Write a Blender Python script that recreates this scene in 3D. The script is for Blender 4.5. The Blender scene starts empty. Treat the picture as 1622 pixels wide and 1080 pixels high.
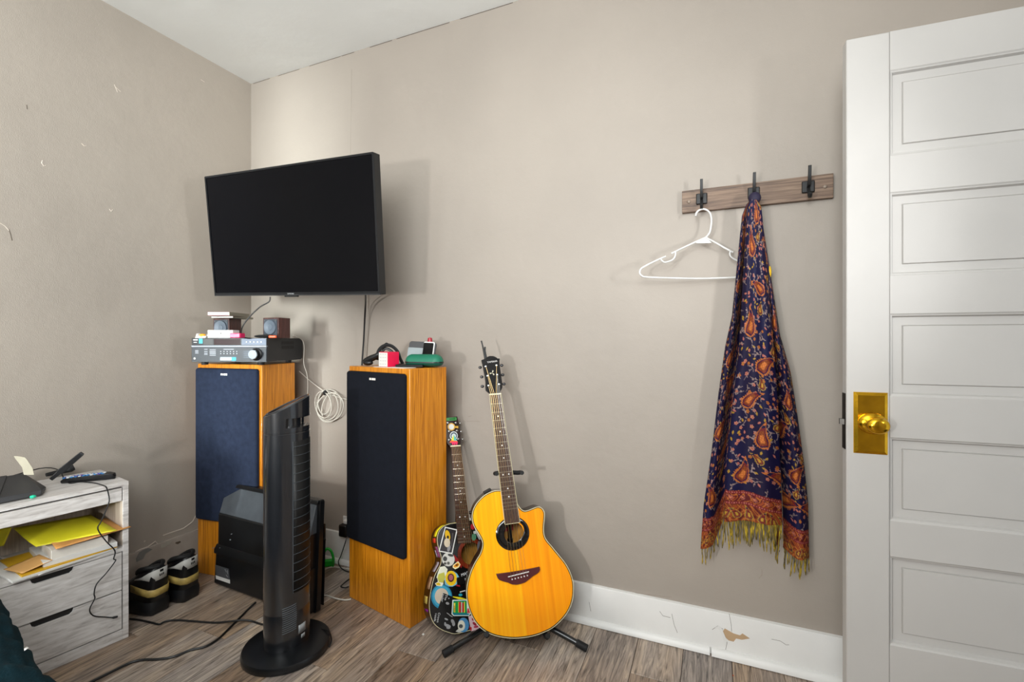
import bpy, bmesh, math, random
from mathutils import Vector as V, Matrix
from mathutils.geometry import tessellate_polygon
random.seed(7)
R = math.radians
col = bpy.context.scene.collection
scn = bpy.context.scene

# ------------------------------------------------------------------ camera
FPX = 735.0
CAM = V((2.443, -1.872, 1.15))
CR = V((.9192, .3937, 0)); CF = V((-.3937, .9192, 0))
cd = bpy.data.cameras.new('camera'); cam = bpy.data.objects.new('camera', cd); col.objects.link(cam)
cd.sensor_width = 36.0; cd.lens = 36.0 * FPX / 1622.0; cd.clip_start = .02
cam.location = CAM
cam.rotation_euler = (R(90), 0, math.atan2(.3937, .9192))
scn.camera = cam
scn.view_settings.view_transform = 'Standard'; scn.view_settings.look = 'None'
scn.view_settings.gamma = 1; scn.view_settings.use_curve_mapping = False
scn.view_settings.exposure = 0.3

# ------------------------------------------------------------------ world and lights
w = bpy.data.worlds.new('daylight'); scn.world = w; w.use_nodes = True
w.node_tree.nodes['Background'].inputs[0].default_value = (.86, .93, 1, 1)
w.node_tree.nodes['Background'].inputs[1].default_value = .6

def area(name, loc, to, sx, sy, power, color=(1, 1, 1), spread=180):
    l = bpy.data.lights.new(name, 'AREA'); l.shape = 'RECTANGLE'; l.size = sx; l.size_y = sy
    l.energy = power; l.color = color; l.spread = R(spread)
    o = bpy.data.objects.new(name, l); col.objects.link(o); o.location = loc
    o.rotation_euler = (V(to) - V(loc)).to_track_quat('-Z', 'Y').to_euler()
    return o
area('window_daylight', (1.9, -3.52, 1.45), (1.9, 0, 1.35), 1.3, 1.3, 6, (.95, .98, 1))
area('lamp_light', (1.2, -3.3, 1.02), (1.3, 0, 1.0), .16, .16, 24, (1, .98, .96))
area('curtain_gap_daylight', (.10, -3.5, 1.5), (.30, 0, 1.5), .05, 2.2, 3.0, (.93, 1, .99), 20)
area('curtain_slit_daylight', (.36, -3.5, 1.5), (.36, 0, 1.5), .03, 2.2, 1.3, (.93, 1, .99), 16)
area('left_wall_fill', (.6, -3.52, 1.5), (.9, 0, 1.4), .4, 1.2, 10, (.93, .99, 1))  # added fill that brightens the left wall; no window opens here
area('doorway_light', (3.57, -1.12, 1.45), (1.3, 0, 1.5), 12e-2, .3, 3.0, (.97, .99, 1), 75)
area('ceiling_bounce', (2.2, -2.6, 2.0), (1.5, -1.4, 2.63), 1.2, 1.2, 54, (.95, .99, 1))

# ------------------------------------------------------------------ measuring helpers (world positions of measured points)
def ray(px, py):
    a = (px - 811) / FPX; b = (540 - py) / FPX
    return V((a * .9192 - .3937, a * .3937 + .9192, b))
def AT(px, py, **k):
    d = ray(px, py); (ax, v), = k.items()
    if ax == 'w': return CAM + d * v
    i = 'xyz'.index(ax)
    return CAM + d * ((v - CAM[i]) / d[i])
class Frame:
    """a plane in the room: origin, side axis, up axis, normal towards the viewer"""
    def __init__(s, o, side, up):
        s.o = V(o); s.u = V(up).normalized(); s.s = V(side); s.s = (s.s - s.u * s.s.dot(s.u)).normalized()
        s.n = s.s.cross(s.u)
    def W(s, a, b, c=0): return s.o + s.s * a + s.u * b + s.n * c
    def loc(s, px, py, c=0):
        d = ray(px, py); p0 = s.o + s.n * c
        t = (p0 - CAM).dot(s.n) / d.dot(s.n)
        q = CAM + d * t - s.o
        return (q.dot(s.s), q.dot(s.u))

# ------------------------------------------------------------------ materials
def nt(name):
    m = bpy.data.materials.new(name); m.use_nodes = True
    t = m.node_tree; b = t.nodes['Principled BSDF']
    return m, t, b
def N(t, typ, **k):
    n = t.nodes.new(typ)
    for a, v in k.items(): setattr(n, a, v)
    return n
def L(t, a, b): t.links.new(a, b)
def ramp(t, fac, stops):
    r = N(t, 'ShaderNodeValToRGB'); L(t, fac, r.inputs[0])
    e = r.color_ramp.elements
    while len(e) < len(stops): e.new(.5)
    for i, (p, c) in enumerate(stops): e[i].position = p; e[i].color = (*c, 1)
    return r.outputs[0]
def hexc(h):
    h = h.lstrip('#'); o = []
    for i in (0, 2, 4):
        c = int(h[i:i+2], 16) / 255
        o.append(c / 12.92 if c <= .04045 else ((c + .055) / 1.055) ** 2.4)
    return tuple(o)
def C(c): return hexc(c) if isinstance(c, str) else c
MC = {}
def mat(name, c, rough=.5, metal=0, var=.08, scale=18, bump=0, bscale=120, spec=.5, coat=0, sheen=0, emit=0, trans=0):
    if name in MC: return MC[name]
    c = C(c); m, t, b = nt(name)
    tc = N(t, 'ShaderNodeTexCoord'); no = N(t, 'ShaderNodeTexNoise'); no.inputs['Scale'].default_value = scale
    no.inputs['Detail'].default_value = 4
    L(t, tc.outputs['Object'], no.inputs['Vector'])
    d = tuple(max(0, x * (1 - var)) for x in c); l = tuple(min(1, x * (1 + var)) for x in c)
    L(t, ramp(t, no.outputs[0], [(.3, d), (.7, l)]), b.inputs['Base Color'])
    b.inputs['Roughness'].default_value = rough; b.inputs['Metallic'].default_value = metal
    b.inputs['Specular IOR Level'].default_value = spec; b.inputs['Coat Weight'].default_value = coat
    b.inputs['Coat Roughness'].default_value = .06
    if sheen: b.inputs['Sheen Weight'].default_value = sheen
    if trans: b.inputs['Transmission Weight'].default_value = trans
    if emit:
        b.inputs['Emission Color'].default_value = (*c, 1); b.inputs['Emission Strength'].default_value = emit
    if bump:
        n2 = N(t, 'ShaderNodeTexNoise'); n2.inputs['Scale'].default_value = bscale; n2.inputs['Detail'].default_value = 3
        L(t, tc.outputs['Object'], n2.inputs['Vector'])
        bp = N(t, 'ShaderNodeBump'); bp.inputs['Strength'].default_value = bump; bp.inputs['Distance'].default_value = .002
        L(t, n2.outputs[0], bp.inputs['Height']); L(t, bp.outputs[0], b.inputs['Normal'])
    MC[name] = m; return m
def wood(name, stops, axis='Z', fine=60, stretch=.04, rough=.4, coat=0, rnd=False, bump=.1, warp=.0, spec=.5, basis=None):
    """streaky grain running along one axis of the object"""
    if name in MC: return MC[name]
    m, t, b = nt(name)
    tc = N(t, 'ShaderNodeTexCoord'); mp = N(t, 'ShaderNodeMapping')
    sc = {'X': (stretch, 1, 1), 'Y': (1, stretch, 1), 'Z': (1, 1, stretch)}[axis]
    mp.inputs['Scale'].default_value = tuple(v * fine for v in sc)
    src = tc.outputs['Object']
    if basis:
        cmb = N(t, 'ShaderNodeCombineXYZ')
        for i_, v_ in enumerate(basis):
            dt = N(t, 'ShaderNodeVectorMath', operation='DOT_PRODUCT'); dt.inputs[1].default_value = tuple(v_)
            L(t, tc.outputs['Object'], dt.inputs[0]); L(t, dt.outputs['Value'], cmb.inputs[i_])
        src = cmb.outputs[0]
    if rnd:
        oi = N(t, 'ShaderNodeObjectInfo'); mu = N(t, 'ShaderNodeMath', operation='MULTIPLY'); mu.inputs[1].default_value = 37
        L(t, oi.outputs['Random'], mu.inputs[0])
        cb = N(t, 'ShaderNodeCombineXYZ'); L(t, mu.outputs[0], cb.inputs[0]); L(t, mu.outputs[0], cb.inputs[2])
        ad = N(t, 'ShaderNodeVectorMath', operation='ADD'); L(t, src, ad.inputs[0]); L(t, cb.outputs[0], ad.inputs[1]); src = ad.outputs[0]
    L(t, src, mp.inputs[0])
    no = N(t, 'ShaderNodeTexNoise'); no.inputs['Scale'].default_value = 1; no.inputs['Detail'].default_value = 6
    no.inputs['Roughness'].default_value = .62; no.inputs['Distortion'].default_value = warp
    L(t, mp.outputs[0], no.inputs['Vector'])
    fac = no.outputs[0]
    c = ramp(t, fac, stops)
    if rnd:
        oi2 = N(t, 'ShaderNodeObjectInfo')
        hs = N(t, 'ShaderNodeHueSaturation')
        mr = N(t, 'ShaderNodeMapRange'); mr.inputs[3].default_value = .75; mr.inputs[4].default_value = 1.2
        L(t, oi2.outputs['Random'], mr.inputs[0]); L(t, mr.outputs[0], hs.inputs['Value'])
        mr2 = N(t, 'ShaderNodeMapRange'); mr2.inputs[3].default_value = 1.25; mr2.inputs[4].default_value = .6
        L(t, oi2.outputs['Random'], mr2.inputs[0]); L(t, mr2.outputs[0], hs.inputs['Saturation'])
        L(t, c, hs.inputs['Color']); c = hs.outputs[0]
        # broad cloudy patches along the boards
        mp2 = N(t, 'ShaderNodeMapping'); mp2.inputs['Scale'].default_value = (9, 1.6, 9); L(t, src, mp2.inputs[0])
        n3 = N(t, 'ShaderNodeTexNoise'); n3.inputs['Scale'].default_value = 1; n3.inputs['Detail'].default_value = 3; L(t, mp2.outputs[0], n3.inputs['Vector'])
        mx = N(t, 'ShaderNodeMix', data_type='RGBA', blend_type='MULTIPLY'); mx.inputs[0].default_value = 1
        L(t, c, mx.inputs[6]); L(t, ramp(t, n3.outputs[0], [(.3, (.62, .6, .6)), (.5, (1, .97, .93)), (.7, (1.25, 1.12, .92))]), mx.inputs[7]); c = mx.outputs[2]
    if basis:   # book-matched boards: one half a little deeper in colour
        sx = N(t, 'ShaderNodeSeparateXYZ'); L(t, src, sx.inputs[0]); gt = N(t, 'ShaderNodeMath', operation='GREATER_THAN'); gt.inputs[1].default_value = .028; L(t, sx.outputs[0], gt.inputs[0])
        mx = N(t, 'ShaderNodeMix', data_type='RGBA', blend_type='MULTIPLY'); L(t, gt.outputs[0], mx.inputs[0]); L(t, c, mx.inputs[6]); mx.inputs[7].default_value = (.98, .80, .6, 1); c = mx.outputs[2]
    L(t, c, b.inputs['Base Color']); b.inputs['Roughness'].default_value = rough; b.inputs['Coat Weight'].default_value = coat
    b.inputs['Specular IOR Level'].default_value = spec
    bp = N(t, 'ShaderNodeBump'); bp.inputs['Strength'].default_value = bump; bp.inputs['Distance'].default_value = .002
    L(t, fac, bp.inputs['Height']); L(t, bp.outputs[0], b.inputs['Normal'])
    MC[name] = m; return m
def wallpaint(name, c, bump=.25, dirt=.06):
    m, t, b = nt(name); c = C(c)
    tc = N(t, 'ShaderNodeTexCoord')
    n1 = N(t, 'ShaderNodeTexNoise'); n1.inputs['Scale'].default_value = 1.3; n1.inputs['Detail'].default_value = 5
    L(t, tc.outputs['Object'], n1.inputs['Vector'])
    d = tuple(x * (1 - dirt) for x in c); l = tuple(min(1, x * (1 + dirt)) for x in c)
    L(t, ramp(t, n1.outputs[0], [(.35, d), (.65, l)]), b.inputs['Base Color'])
    b.inputs['Roughness'].default_value = .55
    n2 = N(t, 'ShaderNodeTexNoise'); n2.inputs['Scale'].default_value = 260; n2.inputs['Detail'].default_value = 2
    L(t, tc.outputs['Object'], n2.inputs['Vector'])
    n3 = N(t, 'ShaderNodeTexNoise'); n3.inputs['Scale'].default_value = 6; n3.inputs['Detail'].default_value = 4
    L(t, tc.outputs['Object'], n3.inputs['Vector'])
    b1 = N(t, 'ShaderNodeBump'); b1.inputs['Strength'].default_value = bump; b1.inputs['Distance'].default_value = .0012; L(t, n2.outputs[0], b1.inputs['Height'])
    b2 = N(t, 'ShaderNodeBump'); b2.inputs['Strength'].default_value = .35; b2.inputs['Distance'].default_value = .012; L(t, n3.outputs[0], b2.inputs['Height'])
    L(t, b2.outputs[0], b1.inputs['Normal']); L(t, b1.outputs[0], b.inputs['Normal'])
    return m
M_wall = wallpaint('beige_wall_paint', '#9d948a')
M_wall_l = wallpaint('beige_wall_rough_lightened', '#a89f94', .5)  # back wall's paint, rougher, with extra brightness put into the colour
M_ceil = wallpaint('ceiling_paint', '#e6e7e4', .1, .02)
M_white = mat('white_trim_paint', '#dfdedb', .38, var=.03, scale=9, bump=.25, bscale=40)
M_door = mat('white_door_paint', '#b8b5b1', .55, var=.025, scale=5, bump=.18, bscale=26)
M_black = mat('black_plastic', '#0d0e10', .38, var=.2)
M_blackm = mat('black_matte_metal', '#0c0c0d', .5, var=.15)
M_rubber = mat('black_rubber', '#0a0a0b', .7)
M_chrome = mat('chrome', '#c9c9c6', .2, 1)
M_paper = mat('white_paper', '#dad8d4', .7, var=.03)
M_cable = mat('black_cable', '#0c0c0d', .45)
M_cablew = mat('white_cable', '#c6c1b6', .5)
M_oak = wood('oak_veneer', [(.28, hexc('#824303')), (.42, hexc('#b86e0c')), (.6, hexc('#d6891a')), (.75, hexc('#e5a238'))], 'Z', 150, .03, .34, .25, bump=.15, warp=.8)
M_floor = wood('floor_planks', [(.30, hexc('#453a33')), (.42, hexc('#807266')), (.55, hexc('#a09084')), (.70, hexc('#c2ae97'))], 'Y', 58, .075, .38, .0, rnd=True, bump=.3, warp=2.2)
M_gwood = wood('grey_washed_wood', [(.3, hexc('#a29c98')), (.45, hexc('#c2bdb9')), (.6, hexc('#d2cecb')), (.75, hexc('#dedbd9'))], 'Y', 70, .05, .5, 0, bump=.1, warp=.6)
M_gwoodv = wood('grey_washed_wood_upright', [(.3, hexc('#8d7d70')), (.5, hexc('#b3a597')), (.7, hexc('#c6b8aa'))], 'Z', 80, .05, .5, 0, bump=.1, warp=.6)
M_rail = wood('walnut_rail', [(.3, hexc('#3f3027')), (.48, hexc('#6b5545')), (.62, hexc('#836c59')), (.75, hexc('#93806c'))], 'X', 160, .03, .55, 0, bump=.15, warp=.5)

# ------------------------------------------------------------------ mesh helpers
RM = {}
def tag(o, label=None, cat=None, group=None, kind=None):
    if label: o['label'] = label
    if cat: o['category'] = cat
    if group: o['group'] = group
    if kind: o['kind'] = kind
    return o
def thing(name, loc, label, cat, group=None, rz=0, kind=None):
    o = bpy.data.objects.new(name, None); col.objects.link(o); o.empty_display_size = .05
    o.location = loc; o.rotation_euler = (0, 0, rz)
    RM[o.name] = Matrix.Translation(V(loc)) @ Matrix.Rotation(rz, 4, 'Z')
    return tag(o, label, cat, group, kind)
def catmull(pts, n=6, closed=True):
    P = [V(p) for p in pts]; out = []; k = len(P)
    rng = range(k) if closed else range(k - 1)
    for i in rng:
        if closed: a, b, c, d = P[i-1], P[i], P[(i+1) % k], P[(i+2) % k]
        else: a, b, c, d = P[max(i-1, 0)], P[i], P[i+1], P[min(i+2, k-1)]
        for j in range(n):
            t = j / n
            out.append(.5 * ((2*b) + (c - a)*t + (2*a - 5*b + 4*c - d)*t*t + (3*b - a - 3*c + d)*t**3))
    if not closed: out.append(P[-1])
    return out
def offs(poly, d):
    """offset a closed 2D polygon inwards by d (counter-clockwise or not)"""
    P = [V((p[0], p[1])) for p in poly]; n = len(P)
    ar = sum(P[i].x * P[(i+1) % n].y - P[(i+1) % n].x * P[i].y for i in range(n))
    s = 1 if ar > 0 else -1; out = []
    for i in range(n):
        e = (P[(i+1) % n] - P[i-1])
        if e.length < 1e-9: out.append(P[i].copy()); continue
        e.normalize(); out.append(P[i] + V((-e.y, e.x)) * d * s)
    return out
class MB:
    def __init__(s): s.v = []; s.f = []; s.m = []; s.cm = 0
    def mi(s, i): s.cm = i; return s
    def add(s, vs, fs):
        o = len(s.v); s.v += [V(x) for x in vs]; s.f += [tuple(i + o for i in f) for f in fs]; s.m += [s.cm] * len(fs); return s
    def box(s, lo, hi, M=None):
        x0, y0, z0 = lo; x1, y1, z1 = hi
        vs = [V(p) for p in ((x0,y0,z0),(x1,y0,z0),(x1,y1,z0),(x0,y1,z0),(x0,y0,z1),(x1,y0,z1),(x1,y1,z1),(x0,y1,z1))]
        if M: vs = [M @ v for v in vs]
        return s.add(vs, [(0,3,2,1),(4,5,6,7),(0,1,5,4),(1,2,6,5),(2,3,7,6),(3,0,4,7)])
    def hexa(s, a, b):
        """a: four corners, b: the four opposite corners"""
        return s.add(list(a) + list(b), [(3,2,1,0),(4,5,6,7),(0,1,5,4),(1,2,6,5),(2,3,7,6),(3,0,4,7)])
    def tube(s, pts, r, seg=8, caps=True, flat=1.0):
        pts = [V(p) for p in pts]; n = len(pts); rr = r if isinstance(r, (list, tuple)) else [r] * n
        rings = []; pn = None
        for i in range(n):
            t = (pts[min(i+1, n-1)] - pts[max(i-1, 0)])
            t = t.normalized() if t.length > 1e-9 else V((0, 0, 1))
            if pn is None: pn = t.orthogonal().normalized()
            pn = (pn - t * pn.dot(t)); pn = pn.normalized() if pn.length > 1e-6 else t.orthogonal().normalized()
            bn = t.cross(pn)
            rings.append([pts[i] + (pn * math.cos(2*math.pi*j/seg) + bn * math.sin(2*math.pi*j/seg) * flat) * rr[i] for j in range(seg)])
        vs = [p for r_ in rings for p in r_]
        fs = [(i*seg+j, i*seg+(j+1) % seg, (i+1)*seg+(j+1) % seg, (i+1)*seg+j) for i in range(n-1) for j in range(seg)]
        if caps: fs += [tuple(range(seg))[::-1], tuple((n-1)*seg + j for j in range(seg))]
        return s.add(vs, fs)
    def lathe(s, prof, M=None, seg=24, sx=1, sy=1):
        """prof: (radius, height) pairs around local Z"""
        M = M or Matrix(); vs = []; k = len(prof)
        for r, h in prof:
            for j in range(seg):
                a = 2*math.pi*j/seg; vs.append(M @ V((r*math.cos(a)*sx, r*math.sin(a)*sy, h)))
        fs = [(i*seg+j, i*seg+(j+1) % seg, (i+1)*seg+(j+1) % seg, (i+1)*seg+j) for i in range(k-1) for j in range(seg)]
        fs += [tuple(range(seg))[::-1], tuple((k-1)*seg + j for j in range(seg))]
        return s.add(vs, fs)
    def ell(s, c, r, M=None, seg=14, rings=8):
        prof = [(max(math.sin(math.pi*i/rings), .001), -math.cos(math.pi*i/rings)) for i in range(rings+1)]
        T = Matrix.Translation(V(c)) @ (M or Matrix()) @ Matrix.Diagonal((*r, 1))
        return s.lathe(prof, T, seg)
    def prism(s, poly, W, c0, c1, holes=(), sides=True, back=True):
        """poly: 2D points; W(a,b,c) maps to the room"""
        P = [(p[0], p[1]) for p in poly]; H = [[(p[0], p[1]) for p in h] for h in holes]
        allp = P + [q for h in H for q in h]
        tri = tessellate_polygon([[V((x, y, 0)) for x, y in P]] + [[V((x, y, 0)) for x, y in h] for h in H])
        n = len(allp); vs = [W(x, y, c1) for x, y in allp]
        if sides or back: vs += [W(x, y, c0) for x, y in allp]
        fs = [tuple(t) for t in tri]
        if back: fs += [tuple(i + n for i in t)[::-1] for t in tri]
        if sides:
            st = 0
            for lp in [P] + H:
                k = len(lp)
                fs += [(st+i, st+(i+1) % k, n+st+(i+1) % k, n+st+i) for i in range(k)]; st += k
        return s.add(vs, fs)
    def ring(s, outer, inner, W, c):
        k = len(outer)
        vs = [W(p[0], p[1], c) for p in outer] + [W(p[0], p[1], c) for p in inner]
        return s.add(vs, [(i, (i+1) % k, k+(i+1) % k, k+i) for i in range(k)])
    def build(s, name, mats, parent=None, smooth=35, bevel=0, bseg=2, recalc=True, local=False, origin=None, sub=0, solid=0):
        me = bpy.data.meshes.new(name)
        T = None; vs = s.v
        if parent is not None:
            T = RM[parent.name]
            if not local:
                Ti = T.inverted(); vs = [Ti @ v for v in s.v]
        elif origin is not None:
            o3 = V(origin); vs = [v - o3 for v in s.v]
        me.from_pydata([tuple(v) for v in vs], [], s.f); me.update()
        mats = mats if isinstance(mats, (list, tuple)) else [mats]
        for m in mats: me.materials.append(m)
        if len(mats) > 1: me.polygons.foreach_set('material_index', s.m)
        if recalc:
            bm = bmesh.new(); bm.from_mesh(me); bmesh.ops.recalc_face_normals(bm, faces=bm.faces); bm.to_mesh(me); bm.free()
        if smooth:
            me.polygons.foreach_set('use_smooth', [True] * len(me.polygons)); me.set_sharp_from_angle(angle=R(smooth))
        o = bpy.data.objects.new(name, me); col.objects.link(o)
        if parent is not None: o.parent = parent; RM[o.name] = T
        elif origin is not None: o.location = origin
        if solid:
            md = o.modifiers.new('solid', 'SOLIDIFY'); md.thickness = solid; md.offset = 0
        if bevel:
            md = o.modifiers.new('bevel', 'BEVEL'); md.width = bevel; md.segments = bseg; md.limit_method = 'ANGLE'; md.angle_limit = R(40)
        if sub:
            md = o.modifiers.new('sub', 'SUBSURF'); md.levels = sub; md.render_levels = sub
        return o
def rrect(x0, y0, x1, y1, r, n=5):
    out = []
    for cx, cy, a0 in ((x1-r, y1-r, 0), (x0+r, y1-r, 90), (x0+r, y0+r, 180), (x1-r, y0+r, 270)):
        for i in range(n+1):
            a = R(a0 + 90*i/n); out.append((cx + r*math.cos(a), cy + r*math.sin(a)))
    return out
def circ(cx, cy, rx, ry=None, n=28, rot=0):
    ry = ry or rx; out = []
    for i in range(n):
        a = 2*math.pi*i/n; x, y = rx*math.cos(a), ry*math.sin(a)
        out.append((cx + x*math.cos(rot) - y*math.sin(rot), cy + x*math.sin(rot) + y*math.cos(rot)))
    return out
def text(body, size, M, mtl, parent, name='lettering', ext=.0003, label=None):
    cu = bpy.data.curves.new(name, 'FONT'); cu.body = body; cu.size = size; cu.extrude = ext; cu.align_x = 'CENTER'; cu.align_y = 'CENTER'
    o = bpy.data.objects.new('tmp', cu); col.objects.link(o)
    dg = bpy.context.evaluated_depsgraph_get(); me = bpy.data.meshes.new_from_object(o.evaluated_get(dg))
    bpy.data.objects.remove(o)
    T = RM[parent.name]; me.transform(T.inverted() @ M); me.materials.clear(); me.materials.append(mtl)
    o = bpy.data.objects.new(name, me); col.objects.link(o); o.parent = parent; RM[o.name] = T
    if label: o['label'] = label
    return o
def fm(F, a, b, c=0, rot=0):
    """matrix that lays XY geometry onto frame F"""
    m = Matrix((F.s, F.u, F.n)).transposed().to_4x4(); m.translation = F.W(a, b, c)
    return m @ Matrix.Rotation(rot, 4, 'Z')

# ================================================================== THE ROOM
H = 2.636; XR = 3.64; YF = -3.6
def struct(o): return tag(o, kind='structure')
# floor: dark underlay and single planks
fl = MB().box((-.1, YF-.1, -.06), (XR+.9, .1, -.004)).build('floor', mat('floor_underlay', '#1c1814', .8), smooth=0, origin=(0, 0, 0)); struct(fl)
RM[fl.name] = Matrix()
pm = {}
def plank(x, y0, y1):
    ln = round(y1 - y0, 3)
    if ln < .02: return
    key = ln
    if key not in pm:
        b = MB().box((.0008, .0008, -.006), (.1622, ln-.0008, 0)); o = b.build('plank', M_floor, fl, smooth=0, local=True, bevel=.0012, bseg=1)
        pm[key] = o.data
    else:
        o = bpy.data.objects.new('plank', pm[key]); col.objects.link(o); o.parent = fl
        md = o.modifiers.new('bevel', 'BEVEL'); md.width = .0012; md.segments = 1; md.limit_method = 'ANGLE'; md.angle_limit = R(40)
    o.location = (x, y0, 0)
rows = {}
k = 0
x = 2.023 - .163*13
first = {2: -.247, 4: -.45, 5: -.22}
i = 13
while x < XR:
    j = i
    y1 = first.get(j, -random.uniform(.1, 1.15)); top = 0.0
    seams = [0.0]; yy = y1
    while yy > YF: seams.append(round(yy, 3)); yy -= 1.22
    seams.append(YF)
    for a, b in zip(seams, seams[1:]): plank(x, b, a)
    x += .163; i -= 1

def slab(name, lo, hi, m):
    return struct(MB().box(lo, hi).build(name, m, smooth=0, origin=lo))
slab('ceiling', (-.1, YF-.1, H), (XR+.1, .1, H+.08), M_ceil)
slab('wall_left', (-.1, YF-.1, 0), (0, .1, H), M_wall_l)
slab('wall_back', (0, 0, 0), (XR+.1, .1, H), M_wall)
b = MB().box((XR, -.17, 0), (XR+.1, 0, H)).box((XR, YF, 0), (XR+.1, -1.02, H)).box((XR, -1.02, 2.06), (XR+.1, -.17, H))
struct(b.build('wall_right', M_wall, smooth=0, origin=(XR, 0, 0)))
b = MB().box((0, YF-.1, 0), (1.2, YF, H)).box((2.6, YF-.1, 0), (XR, YF, H)).box((1.2, YF-.1, 0), (2.6, YF, .8)).box((1.2, YF-.1, 2.1), (2.6, YF, H))
struct(b.build('wall_front', M_wall, smooth=0, origin=(0, YF, 0)))
wf = MB()
for lo, hi in (((1.2, YF-.07, .8), (1.25, YF-.02, 2.1)), ((2.55, YF-.07, .8), (2.6, YF-.02, 2.1)), ((1.2, YF-.07, .8), (2.6, YF-.02, .85)), ((1.2, YF-.07, 2.05), (2.6, YF-.02, 2.1)), ((1.2, YF-.07, 1.43), (2.6, YF-.02, 1.47))):
    wf.box(lo, hi)
struct(wf.build('window_1', M_white, smooth=0, origin=(1.2, YF, .8)))
# paint crack line where ceiling meets walls
cr = MB()
random.seed(3)
xx = .02
while xx < 3.3:
    l = random.uniform(.08, .3); cr.box((xx, -.0012, H-.004), (xx+l, .001, H-.0022)); xx += l + random.uniform(.0, .12)
struct(cr.build('trim_1', mat('crack_brown', '#4a4038', .9), smooth=0, origin=(0, 0, H)))
# baseboards
def board(name, prof, a, b, m, bevel=0):
    """prof in (outwards, up) swept from a to b"""
    a = V(a); b = V(b); d = (b - a).normalized(); out = V((d.y, -d.x, 0)); n = len(prof)
    vs = [p + out*q[0] + V((0, 0, q[1])) for p in (a, b) for q in prof]
    fs = [(i, (i+1) % n, n+(i+1) % n, n+i) for i in range(n)] + [tuple(range(n))[::-1], tuple(range(n, 2*n))]
    o = MB().add(vs, fs).build(name, m, smooth=40, origin=tuple(a)); return struct(o)
prof_b = [(0, 0), (.013, 0), (.013, .150), (.011, .156), (0, .158)]
quarter = [(0, 0)] + [(.013 + .017*math.cos(R(t)), .002 + .022*math.sin(R(t))) for t in range(0, 91, 18)] + [(0, .024)]
def quarter_at(z0): return [(p[0], p[1]) for p in quarter]
board('baseboard_back', prof_b, (0.0, 0, 0), (XR, 0, 0), M_white)
board('trim_2', quarter, (0.02, 0, 0), (2.44, 0, 0), M_white)
board('trim_3', [(p[0]*1.12, p[1]*1.12) for p in quarter], (2.446, 0, 0), (XR, 0, 0), M_white)
prof_l = [(0, 0), (.012, 0), (.012, .165), (.008, .176), (0, .178)]
board('baseboard_left', prof_l, (0, YF, 0), (0, 0, 0), mat('painted_over_board', '#9d9389', .5, bump=.5, bscale=30))
board('trim_4', quarter, (0, YF, 0), (0, -.013, 0), M_white)
# flaking paint patch on the back baseboard and hairline cracks
def chip(pts, name, m, W, c0=.0002, c1=.0012, parent=None, **k):
    b = MB().prism(pts, W, c0, c1); return b
Fb = Frame((2.4, -.013, 0), (1, 0, 0), (0, 0, 1))
bb = bpy.data.objects['baseboard_back']; RM[bb.name] = Matrix()
bb_l = Matrix.Translation(bb.location); RM[bb.name] = bb_l
pp = [(1144, 1001), (1148, 995), (1155, 999), (1162, 1003), (1172, 1006), (1176, 1003), (1188, 1011), (1175, 1013), (1166, 1011), (1162, 1016), (1154, 1014), (1149, 1009)]
MB().prism([Fb.loc(*p) for p in pp], Fb.W, .0001, .0006).build('paint_chip', mat('bare_wood_patch', '#b79a78', .8), bb, smooth=0)['label'] = 'bare tan patch where white paint flaked off'
cr = MB()
for pl in ([(1128, 997), (1137, 991), (1145, 996)], [(1155, 972), (1158, 988), (1159, 1000)], [(1152, 1016), (1149, 1031)], [(1222, 1012), (1236, 1015), (1245, 1021), (1250, 1021)], [(1045, 968), (1050, 975), (1062, 978)], [(1064, 972), (1068, 990), (1073, 1002)], [(933, 953), (936, 968)]):
    ps = [Fb.W(*Fb.loc(*p), .0002) for p in pl]; cr.tube(ps, .0007, 5)
cr.build('paint_crack', mat('crack_dark', '#6b635a', .8), bb)
curl = [Fb.loc(*p) for p in [(1133, 993), (1138, 990), (1143, 994), (1149, 1008), (1152, 1015), (1149, 1020), (1144, 1006), (1139, 996)]]
MB().prism(curl, lambda a, b, c: Fb.W(a, b, c + .003), -.0006, 0).build('lifted_paint', M_white, bb, smooth=0)

# small wall damage: dents, nail pulls, tear
Fl = Frame((0, -1, 0), (0, 1, 0), (0, 0, 1)); Fl.n = V((1, 0, 0))
wl = bpy.data.objects['wall_left']; RM[wl.name] = Matrix.Translation(wl.location)
Fw = Frame((0, 0, 0), (1, 0, 0), (0, 0, 1))
wb = bpy.data.objects['wall_back']; RM[wb.name] = Matrix.Translation(wb.location)
M_wallhi = mat('chipped_plaster', '#d2c8bc', .6)
def scuff(F, parent, pls, r, m, name):
    b = MB()
    for pl in pls: b.tube([F.W(*F.loc(*p), .0003) for p in pl], r, 5)
    b.build(name, m, parent)
scuff(Fl, wl, [[(181, 134), (184, 141), (186, 146)], [(183, 138), (191, 145)], [(129, 227), (133, 231), (137, 231)], [(67, 254), (66, 258), (69, 263), (72, 262)], [(173, 331), (176, 335), (178, 332)], [(0, 353), (8, 358), (14, 365)], [(318, 126), (324, 130)]], .0016, M_wallhi, 'plaster_chip')
scuff(Fl, wl, [[(42, 166), (43, 173)], [(14, 363), (17, 372), (19, 381)]], .0014, mat('dark_gouge', '#5c5248', .8), 'wall_gouge')
scuff(Fl, wl, [[(207, 878), (222, 870), (234, 866), (246, 857), (250, 862)], [(222, 872), (226, 878), (240, 869)], [(228, 858), (230, 856)], [(258, 848), (272, 843), (290, 837), (305, 826), (311, 815)], [(208, 890), (215, 885), (219, 880)]], .0026, M_wallhi, 'plaster_chip')
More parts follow.
